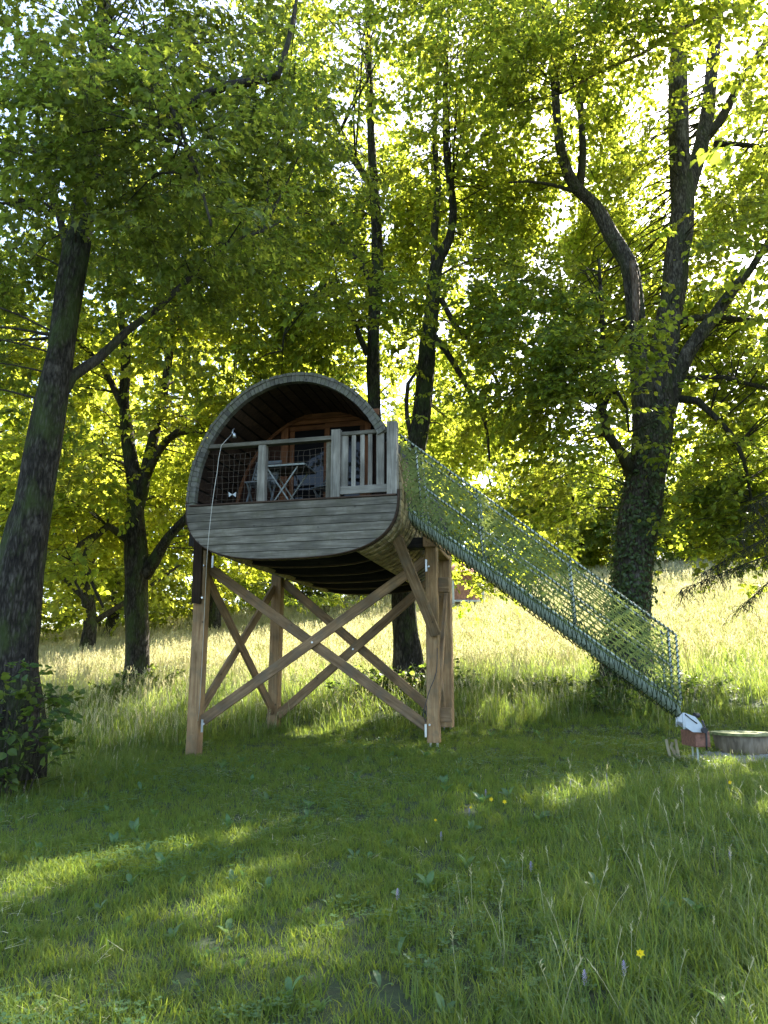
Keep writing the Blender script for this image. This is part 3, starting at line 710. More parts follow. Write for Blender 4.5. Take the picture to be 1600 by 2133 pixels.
# ------------------------------------------------------------------ furniture on the balcony
FLOOR = 3.987
def chair(s, d, rz, label):
    t = thing('folding_chair', B(s, FLOOR, d), label, 'chair', 'folding chairs on the balcony'); t.rotation_euler = (0, 0, rz - A)
    W = Matrix.Translation(t.location) @ Matrix.Rotation(rz - A, 4, 'Z'); WM[t.name] = W
    def bb(nm, a, b, w1, h1, up=(0, 0, 1)):
        beam_local(nm, a, b, w1, h1, W, t, up)
    for x in (-.19, .19):
        bb('leg', (x, .20, .0), (x, -.21, .86), .022, .022, (1, 0, 0))
        bb('leg', (x * .88, -.20, .0), (x * .88, .19, .45), .022, .022, (1, 0, 0))
    for k in range(5): bb('seat_slat', (-.2, -.14 + .08 * k, .455), (.2, -.14 + .08 * k, .455), .055, .014)
    for k in range(2 if 'two' in label else 6): 
        hz = (.80 - .105 * k) if 'two' in label else (.86 - .07 * k); y = .20 - .41 * hz / .86 - .015
        bb('backrest_slat', (-.205, y, hz), (.205, y, hz), .012, .06 if 'two' in label else .048)
    return t
def beam_local(nm, a, b, w1, h1, W, parent, up=(0, 0, 1), mat=None):
    a, b = Vector(a), Vector(b); me = bpy.data.meshes.new(nm); vs, fs = boxvf((b - a).length, w1, h1, 0); me.from_pydata(vs, [], fs); me.update()
    return place(nm, me, mat or CHAIRM, parent, W @ axes(a, b, Vector(up)))
chair(-.62, .52, R(180), 'dark grey folding chair with slatted back, left of the table behind the netting')
chair(.28, .98, R(155), 'dark folding chair with two back bars, right of the table')
tb = thing('folding_table', B(-.25, FLOOR, .72), 'pale edged folding bistro table with crossed legs, behind the netting', 'table'); tb.rotation_euler = (0, 0, -A)
W = Matrix.Translation(tb.location) @ Matrix.Rotation(-A, 4, 'Z'); WM[tb.name] = W
beam_local('tabletop', (-.42, 0, .715), (.30, 0, .715), .55, .02, W, tb, mat=TABLEU)
for y in (-.279, .279): beam_local('table_rim', (-.42, y, .717), (.30, y, .717), .006, .026, W, tb, mat=TABLEM)
beam_local('table_rim', (.305, -.28, .717), (.305, .28, .717), .006, .026, W, tb, mat=TABLEM)
for y in (-.22, .22):
    beam_local('leg', (-.30, y, 0), (.18, y, .70), .018, .018, W, tb, mat=TABLEM); beam_local('leg', (.18, y * .9, 0), (-.30, y * .9, .70), .018, .018, W, tb, mat=TABLEM)
# lamp and pull cord by the left arch
lp = at(484, 904, 10.75)
lamp = thing('spotlight', lp, 'small silver spotlight hanging inside the left of the barrel arch', 'lamp'); WM[lamp.name] = Matrix.Translation(lamp.location)
mb = MB(); P, Rr = catmull([lp + Vector((0, .12, .12)), lp + Vector((0, .03, .07)), lp], [.012, .012, .012], .03); tube(mb, P, Rr, 6); mb.build('bracket', STEEL, lamp, True)
mb = MB(); tube(mb, [lp + Vector((.01, 0, .012)), lp + Vector((.03, -.01, .0)), lp + Vector((.035, -.01, -.06))], [.018, .022, .03], 10); mb.build('lamp_head', STEEL, lamp, True)
wire('pull_cord', CORD, None, [at(482, 905, 10.72), at(461, 928, 10.5), at(452, 985, 10.38), at(442, 1050, 10.3), at(432, 1150, 10.35), at(427, 1250, 10.8), at(421, 1380, 11.2), at(415, 1480, 11.5), at(412, 1502, 11.58)], .0042, 5, .2)
tag(bpy.data.objects['pull_cord'], 'long white cord hanging from the arch down to the left front post', 'cord')
mb = MB(); c_ = at(484, 1030, 10.7)
for sx_ in (-1, 1): mb.add([c_, c_ + Vector((sx_ * .055, -.01, .035)), c_ + Vector((sx_ * .05, .01, -.035)), c_ + Vector((0, .012, 0))], [(0, 1, 2), (3, 2, 1), (0, 3, 1), (0, 2, 3)])
o = mb.build('bow_tie', WHITE); tag(o, 'small white bow tied to the netting at the lower left', 'bow')

# ------------------------------------------------------------------ the slide with its camouflage net
N0, N1 = Vector(at(850, 1072, 10.22)), Vector(at(1420, 1482, 9.55))
T0n, T1n = Vector(at(832, 905, 10.2)), Vector(at(1408, 1322, 9.55))
sdir = (N1 - N0).normalized(); hdir = Vector((sdir.x, sdir.y, 0)).normalized(); across = Vector((-hdir.y, hdir.x, 0)); SW = .60
sl = thing('slide', (N1.x, N1.y, ground_z(N1.x, N1.y)), 'long pale slide inside a green camouflage net tunnel, running down to the right', 'slide'); WM[sl.name] = Matrix.Translation(sl.location)
def SPt(u, v, side):      # u along (0 top .. 1 end), v up the net (0 bottom .. 1 top rail), side 0 near, 1 far
    a = N0.lerp(N1, u); b = T0n.lerp(T1n, u); return a.lerp(b, v) + across * SW * side
# trough: a U section swept along
mb = MB(); prof = []
for k in range(13):
    a = math.pi * k / 12; prof.append((SW / 2 - math.cos(a) * (SW / 2 - .02), .02 - .165 * math.sin(a) ** .8 if 0 < k < 12 else .03))
prof2 = [(x_, z_ - .015) for x_, z_ in prof]; full = prof + prof2[::-1]; nf = len(full); segs = 12
for i in range(segs + 1):
    c_ = N0.lerp(N1, i / segs); mb.v += [tuple(c_ + across * x_ + UP * (z_ + .08)) for x_, z_ in full]
mb.f = [(i * nf + k, i * nf + (k + 1) % nf, (i + 1) * nf + (k + 1) % nf, (i + 1) * nf + k) for i in range(segs) for k in range(nf)]; mb.m = [0] * len(mb.f)
mb.build('slide_trough', TROUGH, sl, True)
for s_ in (0, 1):
    P = [SPt(u, 0, s_) + UP * .10 for u in (0, .5, 1)]; mb = MB(); tube(mb, P, [.013] * 3, 8); mb.build('trough_rim', TROUGH, sl, True)
def wrapped(name, p, q, r, turns):
    mb = MB(); tube(mb, [p, p.lerp(q, .5), q], [r] * 3, 7); o = mb.build(name, PALEM, sl, True)
    x = (q - p).normalized(); y = x.orthogonal().normalized(); z = x.cross(y); L = (q - p).length; nn3 = int(turns * 7); mb = MB()
    P = [p + x * L * i / nn3 + (y * math.cos(i * 6.283 / 7) + z * math.sin(i * 6.283 / 7)) * (r + .006) for i in range(nn3 + 1)]
    tube(mb, P, [.0075] * len(P), 3, caps=False); mb.build('lashing', NETG, o, False)
for s_ in (0, 1):
    wrapped('top_rail', SPt(0, 1, s_), SPt(1, 1, s_), .012, 70); wrapped('mid_rail', SPt(.06, .52, s_), SPt(.985, .52, s_), .010, 64)
    for u in (.065, .305, .645, .975, 1.0): wrapped('upright', SPt(u, .12, s_), SPt(u, 1, s_), .012, 13)
# the net: a lattice of zigzag ribbons on both sides, tied over a cord net
def ribbon(mb, a, b, nrm, wd, mi):
    d = (b - a); s = d.cross(nrm)
    if s.length < 1e-6: return
    s = s.normalized() * wd / 2; e = d.normalized() * wd * .3; mb.add([a - s - e, a + s - e, b + s + e, b - s + e], [(0, 1, 2, 3)], mi)
for s_ in (0, 1):
    mb = MB(); NU, NV = 70, 13; nrm = across * (-1 if s_ == 0 else 1)
    def g(i, j):
        jit = .011
        return SPt(i / NU, .06 + .94 * j / NV, s_) + nrm * (.012 + .035 * math.sin(i * .21 + j * .3) * math.sin(math.pi * j / NV)) + sdir * rnd.uniform(-jit, jit) + UP * rnd.uniform(-jit, jit) + sdir * (.014 if j % 2 else -.014)
    G = [[g(i, j) for j in range(NV + 1)] for i in range(NU + 1)]
    for i in range(NU):
        dens = 1 - smooth(.25, .65, i / NU)
        for j in range(NV):
            a, b, c_, d_ = G[i][j], G[i + 1][j], G[i][j + 1], G[i + 1][j + 1]
            ribbon(mb, a, b, nrm, .015, 0)
            if (i + j) % 2: ribbon(mb, a, c_, nrm, .012, 0)
            else: ribbon(mb, a, d_, nrm, .011, 0)
            if rnd.random() < .02 + .34 * dens + (.45 if i < 8 else 0):
                m2 = (a + b + c_ + d_) / 4 + nrm * rnd.uniform(-.01, .03); r1 = Vector((rnd.gauss(0, 1), rnd.gauss(0, 1), rnd.gauss(0, 1))).normalized()
                e1 = (r1 - nrm * r1.dot(nrm) * .6).normalized() * .034; e2 = nrm.cross(e1).normalized() * rnd.uniform(.014, .03)
                mb.add([m2 - e1, m2 + e2, m2 + e1, m2 - e2], [(0, 1, 2, 3)], 0)
    mb.build('camouflage_net', CAMO, sl, kind='stuff')
# dark cord net slung under and round the trough
mb = MB(); NU = 62; prof3 = []
for k in range(6): 
    a = math.pi * k / 5; prof3.append((SW / 2 - math.cos(a) * (SW / 2 + .03), .11 - .225 * math.sin(a) ** .8 if 0 < k < 5 else .11))
prof3 = [(-.03, .21)] + prof3 + [(SW + .03, .21)]
def h_(i, k):
    c_ = N0.lerp(N1, i / NU); x_, z_ = prof3[k]; return c_ + across * x_ + UP * (z_ + .01 + rnd.uniform(-.012, .012) - (.03 * abs(math.sin(i * .152)) + .015 * noise.noise(Vector((i * .3, 0, 0)))) * (1 if 1 < k < len(prof3) - 2 else .2)) + sdir * ((.022 if k % 2 else 0) + rnd.uniform(-.01, .01))
G = [[h_(i, k) for k in range(len(prof3))] for i in range(NU + 1)]
for i in range(NU):
    for k in range(len(prof3) - 1):
        a = G[i][k]
        if k % 2: tube(mb, [a, G[i][k + 1]], [.0056] * 2, 3, caps=False); tube(mb, [G[i][k], G[i + 1][k + 1]], [.0056] * 2, 3, caps=False)
        else: tube(mb, [a, G[i][k + 1]], [.0056] * 2, 3, caps=False); tube(mb, [G[i + 1][k], G[i][k + 1]], [.0056] * 2, 3, caps=False)
mb.build('cord_net', NETG, sl, kind='stuff')
# run-out at the foot
def slab(name, pts, thick, nrm, mat, parent):
    k = len(pts); vs = [p + nrm * thick / 2 for p in pts] + [p - nrm * thick / 2 for p in pts]; mb = MB()
    mb.add(vs, [tuple(range(k)), tuple(range(2 * k - 1, k - 1, -1))] + [(j, k + j, k + (j + 1) % k, (j + 1) % k) for j in range(k)]); return mb.build(name, mat, parent)
ex = thing('slide_runout', N1 + hdir * .2 - UP * .35, 'white slide run-out with black edging on a brown block at the foot of the slide', 'slide end'); WM[ex.name] = Matrix.Translation(ex.location)
YE = 9.55
side_px = [(1424, 1484), (1448, 1493), (1461, 1508), (1467, 1526), (1443, 1525), (1427, 1514)]
for s_ in (0, .5):
    slab('side_panel', [at(x_, y_, YE) + across * s_ for x_, y_ in side_px], .02, across, WHITE, ex)
slab('run_bed', [at(1425, 1508, YE) + across * .012, at(1425, 1508, YE) + across * .49, at(1463, 1524, YE) + across * .49, at(1463, 1524, YE) + across * .012], .02, UP, WHITE, ex)
for s_ in (-.014, .514):
    wire('edge_tube', WHITE, ex, [at(1423, 1485, YE) + across * s_, at(1424, 1500, YE) + across * s_, at(1425, 1519, YE) + across * s_], .014, 6, .05)
    wire('black_edging', BLACK, ex, [at(1426, 1487, YE) + across * s_, at(1438, 1497, YE) + across * s_, at(1452, 1507, YE) + across * s_], .007, 5, .05)
    wire('black_edging', BLACK, ex, [at(1462, 1500, YE) + across * s_, at(1468, 1515, YE) + across * s_, at(1471, 1530, YE) + across * s_, at(1472, 1562, YE) + across * s_], .012, 5, .05)
mb = MB(); c_ = at(1466, 1521, YE - .02); tube(mb, [c_, c_ - Vector((0, .04, 0))], [.035, .035], 12); mb.build('round_cap', BLACK, ex)
mb = MB(); c_ = at(1447, 1490, YE + .3); tube(mb, [c_, c_ + Vector((.06, .02, 0))], [.035, .03], 10); mb.build('grip', BLACK, ex)
blk0, blk1 = at(1440, 1540, YE + .06), at(1470, 1540, YE + .06)
beam('support_block', BRICKB, ex, blk0 + across * .2, blk1 + across * .2, .46, .18)
for s_ in (0.05, .38):
    q0 = at(1454, 1556, YE + .06) + across * s_; beam('foot_post', PALEM, ex, Vector((q0.x, q0.y, ground_z(q0.x, q0.y) - .05)), Vector((q0.x, q0.y, q0.z)), .02, .02, up=ES, c=0)
# gravel at the foot
def pebble(seed):
    r = random.Random(seed); vs = []; 
    for z_, q_ in ((-.6, .6), (0, 1), (.6, .65)):
        for k in range(6):
            a = k * 1.047; vs.append((q_ * math.cos(a) * r.uniform(.75, 1.2), q_ * math.sin(a) * r.uniform(.75, 1.2), z_ * r.uniform(.6, 1)))
    fs = [(a * 6 + k, a * 6 + (k + 1) % 6, a * 6 + 6 + (k + 1) % 6, a * 6 + 6 + k) for a in (0, 1) for k in range(6)] + [(5, 4, 3, 2, 1, 0), (12, 13, 14, 15, 16, 17)]
    me = bpy.data.meshes.new('pebble'); me.from_pydata(vs, [], fs); me.update(); me.materials.append(STONE); return me
source('pebbles', [pebble(i) for i in range(5)])
k = 3600; a = rng.uniform(0, 6.283, k); q = np.sqrt(rng.random(k)); gx = 4.85 + .95 * q * np.cos(a); gy = 10.25 + .46 * q * np.sin(a)
scatter('gravel', 'pebbles', [(x_, y_, ground_z(x_, y_) + rnd.uniform(.0, .02)) for x_, y_ in zip(gx, gy)], rots(k, .8), rng.uniform(.010, .026, k), label='grey gravel round the foot of the slide', cat='gravel')
# stump seat
st_c = at(1548, 1560, 10.6); st_z = ground_z(st_c.x, st_c.y)
stump = thing('stump', (st_c.x, st_c.y, st_z), 'low wide cut tree stump with a mossy top, right of the slide foot', 'stump'); WM[stump.name] = Matrix.Translation(stump.location)
mb = MB(); c0 = Vector((st_c.x, st_c.y, st_z - .08)); tz = at(1548, 1525, 10.6).z
P = [c0, c0.lerp(Vector((c0.x, c0.y, tz)), .5), Vector((c0.x, c0.y, tz - .035))]; tube(mb, P, [.30, .325, .345], 26, .10, 3); mb.build('log', STUMPW, stump, True)
mb = MB(); tube(mb, [Vector((c0.x, c0.y, tz - .034)), Vector((c0.x, c0.y, tz))], [.37, .375], 26, .07, 3)
m_, n_, out_ = newmat('mossy_sawn_top'); v_, r_ = coords(n_, (1, 1, 1)); wv = N(n_, 'ShaderNodeTexNoise', Scale=14, Detail=5); n_.links.new(v_, wv.inputs['Vector'])
cc_ = ramp(n_, wv.outputs[0], [(.35, (.12, .16, .05)), (.65, (.36, .35, .18))]); p_ = N(n_, 'ShaderNodeBsdfPrincipled', Roughness=.9); n_.links.new(cc_, p_.inputs['Base Color']); n_.links.new(p_.outputs[0], out_.inputs[0])
mb.build('sawn_top', m_, stump)
# three bare stakes in the grass
for lab, pts in (('straight pale stake in the grass, left one of three below the slide', [(1388, 1540), (1392, 1560), (1400, 1590)]),
                 ('crooked pale stake in the grass, middle one of three below the slide', [(1401, 1546), (1398, 1556), (1404, 1565), (1412, 1588)]),
                 ('thick pale stake in the grass, right one of three below the slide', [(1408, 1540), (1411, 1562), (1418, 1592)])):
    mb = MB(); Pp, Rr = catmull([at(x_, y_, 10.1) for x_, y_ in pts], [.016, .019, .021, .022][:len(pts)], .05); tube(mb, Pp, Rr, 7, .2, len(lab)); o = mb.build('stake', STICK, None, True); tag(o, lab, 'stake', 'bare stakes below the slide')

# ------------------------------------------------------------------ trees
def limb_from_px(pts, last=None):
    """pts: (px, py, half width in px, distance)"""
    P = []; Rr = []
    for px_, py_, hw_, Y in pts:
        p = at(px_, py_, Y); t = (p - EYE).dot(Vector((0, CP, SP))); P.append(p); Rr.append(hw_ / 1600 * t * .90)
    return P, Rr
def ground_hit(px_, py_):
    Y = 2.5
    while Y < 60:
        p = at(px_, py_, Y)
        if p.z <= ground_z(p.x, p.y): return p
        Y += .04
    return p
OPEN = []          # places on the ground that the sun reaches through openings in the crowns
def opening(px0, py0, px1, py1, n, r_):
    for k in range(n):
        f = k / max(1, n - 1); OPEN.append((np.array(ground_hit(px0 + (px1 - px0) * f, py0 + (py1 - py0) * f)), r_))
opening(-20, 1870, 270, 1785, 7, .48); opening(90, 1800, 190, 1768, 3, .40); opening(300, 1705, 360, 1690, 2, .38); opening(400, 1760, 530, 1722, 3, .40)
opening(610, 1545, 680, 1530, 2, .5); opening(1110, 1700, 1200, 1640, 3, .45); opening(1320, 1640, 1420, 1625, 2, .42); opening(1480, 1590, 1580, 1590, 3, .5)
opening(690, 1985, 740, 1975, 2, .42); opening(370, 1900, 400, 1890, 1, .36); opening(1460, 1720, 1560, 1680, 2, .4); opening(820, 1500, 860, 1490, 2, .4)
opening(150, 1480, 300, 1500, 3, .5); opening(1000, 1500, 1060, 1560, 2, .36)
SUNV = np.array(SUN)
def sunlit_filter(pts):
    keep = np.ones(len(pts), bool)
    for c, r_ in OPEN:
        v = pts - c; t = v @ SUNV; d = np.linalg.norm(v - t[:, None] * SUNV, axis=1); keep &= ~((d < r_) & (t > 0))
    return keep
GAPC = [(at(1168, 470, 1) - EYE).normalized(), (at(1158, 590, 1) - EYE).normalized(), (at(1185, 425, 1) - EYE).normalized()]
def in_gap(p):           # the opening in the canopy beside the big right-hand tree
    d = (p - EYE).normalized()
    u = d.dot(Vector((0, CP, SP))); x_ = d.x / u * 1600 + 800; y_ = 1066.5 - d.dot(Vector((0, -SP, CP))) / u * 1600
    x_ += 14 * noise.noise(Vector((y_ * .03, 0, 1)))
    if 395 < y_ < 470: return 1122 < x_ < 1215
    if 470 <= y_ < 560: return 1122 < x_ < 1185
    if 560 <= y_ < 660: return 1128 < x_ < 1160
    if 660 <= y_ < 740: return 1080 < x_ < 1110
    return False
DENS = .69
def crown(tree, skel, blobs, src, leafscale=1.0, per=22, flat=.3, clump=.95, twig_r=.018, name='crown', gap=True, droop=.25, seed=1, clear=.42):
    r = np.random.default_rng(seed); pts = []; rot = []; scl = []; mbt = MB()
    S = np.array([tuple(p) for p in skel])
    for cx, cy, cz, rx, ry, rz, nc in blobs:
        for _ in range(max(2, int(nc * DENS))):
            while True:
                q = r.normal(size=3); q /= np.linalg.norm(q); q *= r.random() ** (1 / 2.4)
                c = np.array([cx + q[0] * rx, cy + q[1] * ry, cz + q[2] * rz])
                if c[2] > ground_z(c[0], c[1]) + 1.1: break
            dist = np.linalg.norm((S - c) * np.array([1, 1, 1.3]), axis=1) + np.maximum(0, S[:, 2] - c[2]) * .6
            b = S[np.argmin(dist)]; v = c - b; L = np.linalg.norm(v)
            if L > .3 and not (gap and in_gap(Vector(c))):
                mid = b + v * .5 + np.array([0, 0, .12 * L]) + r.normal(size=3) * .07 * L
                P, Rr = catmull([b, mid, c], [min(.05, twig_r * (.6 + L * .25)), twig_r * .6, .005], max(.35, L / 5)); tube(mbt, P, Rr, 4, caps=False)
            out = np.array([v[0], v[1], 0]); out = out / (np.linalg.norm(out) + 1e-6); az0 = math.atan2(out[1], out[0])
            cr = clump * r.uniform(.6, 1.25)
            for k in range(int(per * .72 * r.uniform(.6, 1.3))):
                a = r.uniform(0, 6.283); q = cr * math.sqrt(r.random()); p = c + np.array([q * math.cos(a), q * math.sin(a), r.normal() * cr * flat - .25 * q * q / cr])
                if gap and in_gap(Vector(p)): continue
                pts.append(p); yaw = math.atan2(math.sin(a) * .8 + out[1], math.cos(a) * .8 + out[0]) + r.normal() * .5
                rot.append((r.normal() * .3, droop + r.normal() * .28, yaw)); scl.append(leafscale * r.uniform(.6, 1.4))
    pa = np.array(pts); th_ = THICK.get(tree.name)
    bare_ = np.ones(len(pa), bool)
    if th_:      # thick limbs are bare: leaves sit out on the twigs
        for q in th_[::2]:
            d_ = pa - np.array(q); bare_ &= ~((np.abs(d_[:, 2]) < .8) & (d_[:, 0] ** 2 + (d_[:, 1] * .55) ** 2 < clear) & (r.random(len(pa)) < .5))
    kp = sunlit_filter(pa) & bare_; pts = np.array(pts)[kp]; rot = np.array(rot)[kp]; scl = np.array(scl)[kp]
    scatter(name, src, pts, rot, scl, parent=tree)
    if mbt.v: mbt.build('twigs', BARKD, tree, True, kind='stuff')
def tree_thing(name, base, label, group=None, cat='tree'):
    t = thing(name, (base.x, base.y, ground_z(base.x, base.y)), label, cat, group); WM[t.name] = Matrix.Translation(t.location); return t
THICK = {}
def limbs(tree, specs, mats, sides=28, rough=.2):
    sk = []; stores = []
    for i, (nm, pts, mt) in enumerate(specs):
        P, Rr = limb_from_px(pts); P, Rr = catmull(P, Rr, .28)
        if nm == 'trunk' and pts[0][1] > 1300:
            P = [P[0] - Vector((0, 0, .5))] + P; Rr = [Rr[0] * 1.5] + Rr
            for k in range(1, min(4, len(Rr))): Rr[k] *= 1.42 - .12 * k
        mb = MB(); st = []; tube(mb, P, Rr, sides if nm == 'trunk' else 10, rough, i * 3.7, store=st); mb.build(nm, mt, tree, True); sk += P[2:]; stores.append(st); THICK.setdefault(tree.name, []).extend([tuple(p) for p, q in zip(P, Rr) if q > .085])
    return sk, stores

# 1 big tree close on the left
D = 9.6
t1 = tree_thing('maple_tree', at(30, 1540, D), 'big dark trunked tree closest on the left, its crown filling the upper left')
sk, _ = limbs(t1, [
    ('trunk', [(25, 1530, 54, D), (28, 1400, 50, D), (42, 1200, 50, D), (68, 1050, 42, D), (98, 900, 38, D), (120, 780, 33, D), (137, 660, 30, D + .1), (158, 520, 28, D + .2), (178, 380, 25, D + .4), (195, 220, 21, D + .6), (212, 60, 17, D + .8), (225, -80, 12, D + 1)], BARK),
    ('branch', [(120, 840, 14, D), (150, 785, 13, D + .1), (205, 748, 11, D + .3), (265, 690, 9, D + .5), (330, 640, 8, D + .6), (400, 575, 6.5, D + .7), (470, 510, 5, D + .8), (550, 480, 3, D + 1)], BARKD),
    ('branch', [(180, 400, 14, D + .3), (260, 300, 12, D), (330, 250, 11.5, D - .5), (400, 215, 11, D - 1.2), (470, 178, 9.5, D - 1.6), (578, 158, 8, D - 1.9), (600, 90, 6, D - 1.9), (618, 0, 4, D - 1.9), (625, -60, 3, D - 1.9)], BARKD),
    ('branch', [(190, 260, 11, D + .6), (120, 180, 9, D + 1), (60, 100, 7, D + 1.2), (0, 40, 5, D + 1.4)], BARKD),
    ('branch', [(150, 560, 9, D + .1), (90, 330, 7, D + .5), (30, 310, 6, D + 1), (-60, 250, 4, D + 1.4)], BARKD),
    ('branch', [(200, 200, 9, D + .6), (255, 250, 8, D), (330, 190, 6, D - 1.0), (400, 330, 4, D - 2.0), (440, 470, 3, D - 2.3)], BARKD),
], None)
crown(t1, sk, [(-3.7, 9.8, 10.2, 2.6, 2.1, 2.3, 38), (-6.1, 10.3, 8.9, 2.3, 2.2, 1.7, 34), (-2.0, 11.2, 11.0, 2.2, 2.2, 2.0, 30), (-3.2, 7.6, 8.0, 1.9, 1.4, 1.3, 32), (-5.0, 8.4, 11.5, 2.5, 2.4, 1.8, 32), (-2.6, 10.6, 8.0, 1.4, 1.1, 1.0, 20), (-6.2, 10, 5.9, 1.4, 1.6, .9, 12)], 'maple_sprays', .76, 27, seed=11)

# 2 tree in the middle distance on the left
D = 18
t2 = tree_thing('linden_tree', at(285, 1440, D), 'medium tree with forked mossy trunk standing left of the treehouse')
sk, _ = limbs(t2, [
    ('trunk', [(285, 1440, 27, D), (286, 1320, 26, D), (284, 1230, 26, D), (285, 1160, 27, D), (282, 1080, 22, D), (280, 1000, 18, D), (268, 930, 15, D), (258, 840, 12, D), (262, 740, 10, D), (250, 640, 8, D), (255, 520, 6, D)], BARK),
    ('branch', [(300, 1200, 17, D), (325, 1160, 15, D - .1), (350, 1120, 12, D - .3), (388, 1080, 10, D - .5), (430, 1030, 7, D - .6)], BARK),
    ('branch', [(284, 1060, 17, D), (300, 1000, 15, D), (310, 950, 13, D), (335, 850, 11, D), (352, 750, 9, D + .2), (365, 620, 7, D + .3), (395, 480, 5, D + .3)], BARK),
    ('branch', [(302, 1000, 11, D), (330, 940, 9, D - .3), (370, 900, 8, D - .6), (430, 905, 6, D - 1), (480, 880, 4, D - 1.2)], BARKD),
    ('branch', [(272, 1130, 10, D), (245, 1108, 9, D - .3), (225, 1095, 8, D - .6), (190, 1125, 7, D - .9), (175, 1160, 5.5, D - 1), (190, 1210, 4, D - 1), (215, 1265, 3, D - 1.1)], BARKD),
    ('branch', [(222, 1100, 7, D - .6), (165, 1135, 6, D - 1.1), (152, 1170, 4.5, D - 1.3), (158, 1215, 3, D - 1.4), (190, 1260, 2, D - 1.4)], BARKD),
    ('branch', [(262, 860, 8, D), (210, 760, 6, D), (150, 700, 4, D)], BARKD),
], None)
crown(t2, sk, [(-5.3, 18, 10.6, 3.8, 3.2, 3.2, 95), (-6.9, 17.6, 6.1, 2.0, 2.2, 1.3, 42), (-4.9, 19.2, 5.6, 2.4, 1.2, 1.2, 26), (-3.9, 17.2, 7.4, 2.2, 1.8, 1.6, 34), (-5, 19, 14.6, 3.8, 3.4, 3, 65), (-7.6, 16.5, 4.2, 1.3, 1.4, .8, 9), (-8.4, 18, 9.5, 2.3, 2.5, 2.4, 36), (-4.2, 21, 8.2, 3.0, 1.4, 1.2, 26), (-7.5, 21, 7.5, 2, 1.4, 1.2, 14), (-3.6, 18.6, 4.9, 1.4, 1.4, .6, 8)], 'fresh_sprays', 1.05, 24, seed=12, clump=1.05)

# 3 the twin-stemmed tree behind the treehouse
D = 16.2
t3 = tree_thing('linden_tree', at(852, 1440, D), 'tall twin stemmed tree rising directly behind the treehouse')
sk, _ = limbs(t3, [
    ('trunk', [(856, 1440, 33, D), (848, 1360, 30, D), (842, 1280, 28, D), (842, 1200, 27, D), (850, 1080, 26, D), (862, 960, 24, D), (876, 880, 22, D), (886, 780, 20, D), (895, 680, 17, D), (905, 580, 15, D), (912, 540, 14, D), (936, 500, 10, D), (944, 430, 9, D), (930, 320, 7, D), (928, 180, 6, D), (935, 40, 4, D)], BARK),
    ('branch', [(845, 1180, 22, D), (815, 1050, 19, D), (788, 930, 17, D), (779, 840, 16, D), (778, 700, 15, D), (786, 560, 13.5, D), (782, 430, 12, D), (774, 300, 10, D), (770, 160, 8, D), (765, 20, 6, D), (765, -80, 4, D)], BARK),
    ('branch', [(908, 570, 12, D), (905, 480, 9, D + .2), (912, 390, 8, D + .4), (905, 270, 6, D + .5), (915, 120, 4, D + .5)], BARKD),
    ('branch', [(782, 640, 9, D), (770, 580, 8, D - .2), (750, 545, 7, D - .3), (715, 515, 5, D - .4), (705, 470, 3, D - .5)], BARKD),
    ('branch', [(775, 390, 7, D), (740, 340, 6, D - .3), (700, 290, 5, D - .6), (650, 260, 4, D - .8), (575, 215, 3, D - 1)], BARKD),
    ('branch', [(768, 380, 6, D), (720, 290, 5, D + .2), (670, 210, 4, D + .3), (600, 180, 2.5, D + .3)], BARKD),
    ('branch', [(766, 740, 7, D), (745, 690, 6, D - .2), (722, 620, 5, D - .4), (702, 582, 4.5, D - .5), (650, 620, 4, D - .8), (600, 670, 3, D - 1), (588, 730, 2, D - 1)], BARKD),
    ('branch', [(905, 700, 8, D), (935, 740, 7, D - .2), (970, 800, 6, D - .4), (1010, 880, 4, D - .5), (1020, 960, 2.5, D - .5)], BARKD),
    ('branch', [(918, 620, 7, D), (950, 680, 6, D + .2), (990, 720, 5, D + .3), (1040, 800, 3, D + .4)], BARKD),
    ('branch', [(858, 920, 6, D), (848, 870, 5, D - .2), (850, 800, 4.5, D - .3), (870, 770, 3, D - .3)], BARKD),
], None)
crown(t3, sk, [(-1.2, 16.6, 12.8, 3.0, 2.4, 3.6, 100), (1.7, 16.8, 12.2, 2.0, 2.2, 3.6, 58), (0, 16, 17, 4.2, 3.8, 2.8, 90), (-2.2, 16.4, 9.3, 1.7, 1.9, 1.6, 26), (1.7, 17, 8.2, 1.5, 1.9, 2.0, 18), (2.55, 17.4, 4.45, .7, 1.0, .4, 9), (.6, 20, 9.2, 3.0, 1.5, 1.4, 14), (0.2, 19, 7.0, 1.6, 1.2, .8, 7), (2.4, 16.5, 10.6, .9, 1.8, 2.2, 16), (2.9, 17.5, 13.6, 1.4, 1.4, 1.2, 20), (2.6, 19.2, 10.4, 1.8, 1.2, 2.0, 10), (.2, 19.5, 13.4, 3.0, 1.4, 2.4, 24), (2.3, 18.5, 8.0, 1.2, 1.2, 1.4, 8), (1.0, 11.6, 13.3, 2.6, 1.8, 1.0, 15), (0.2, 14.8, 9.4, 1.4, 1.5, 1.6, 16)], 'linden_sprays', .95, 25, seed=13, clear=.55)

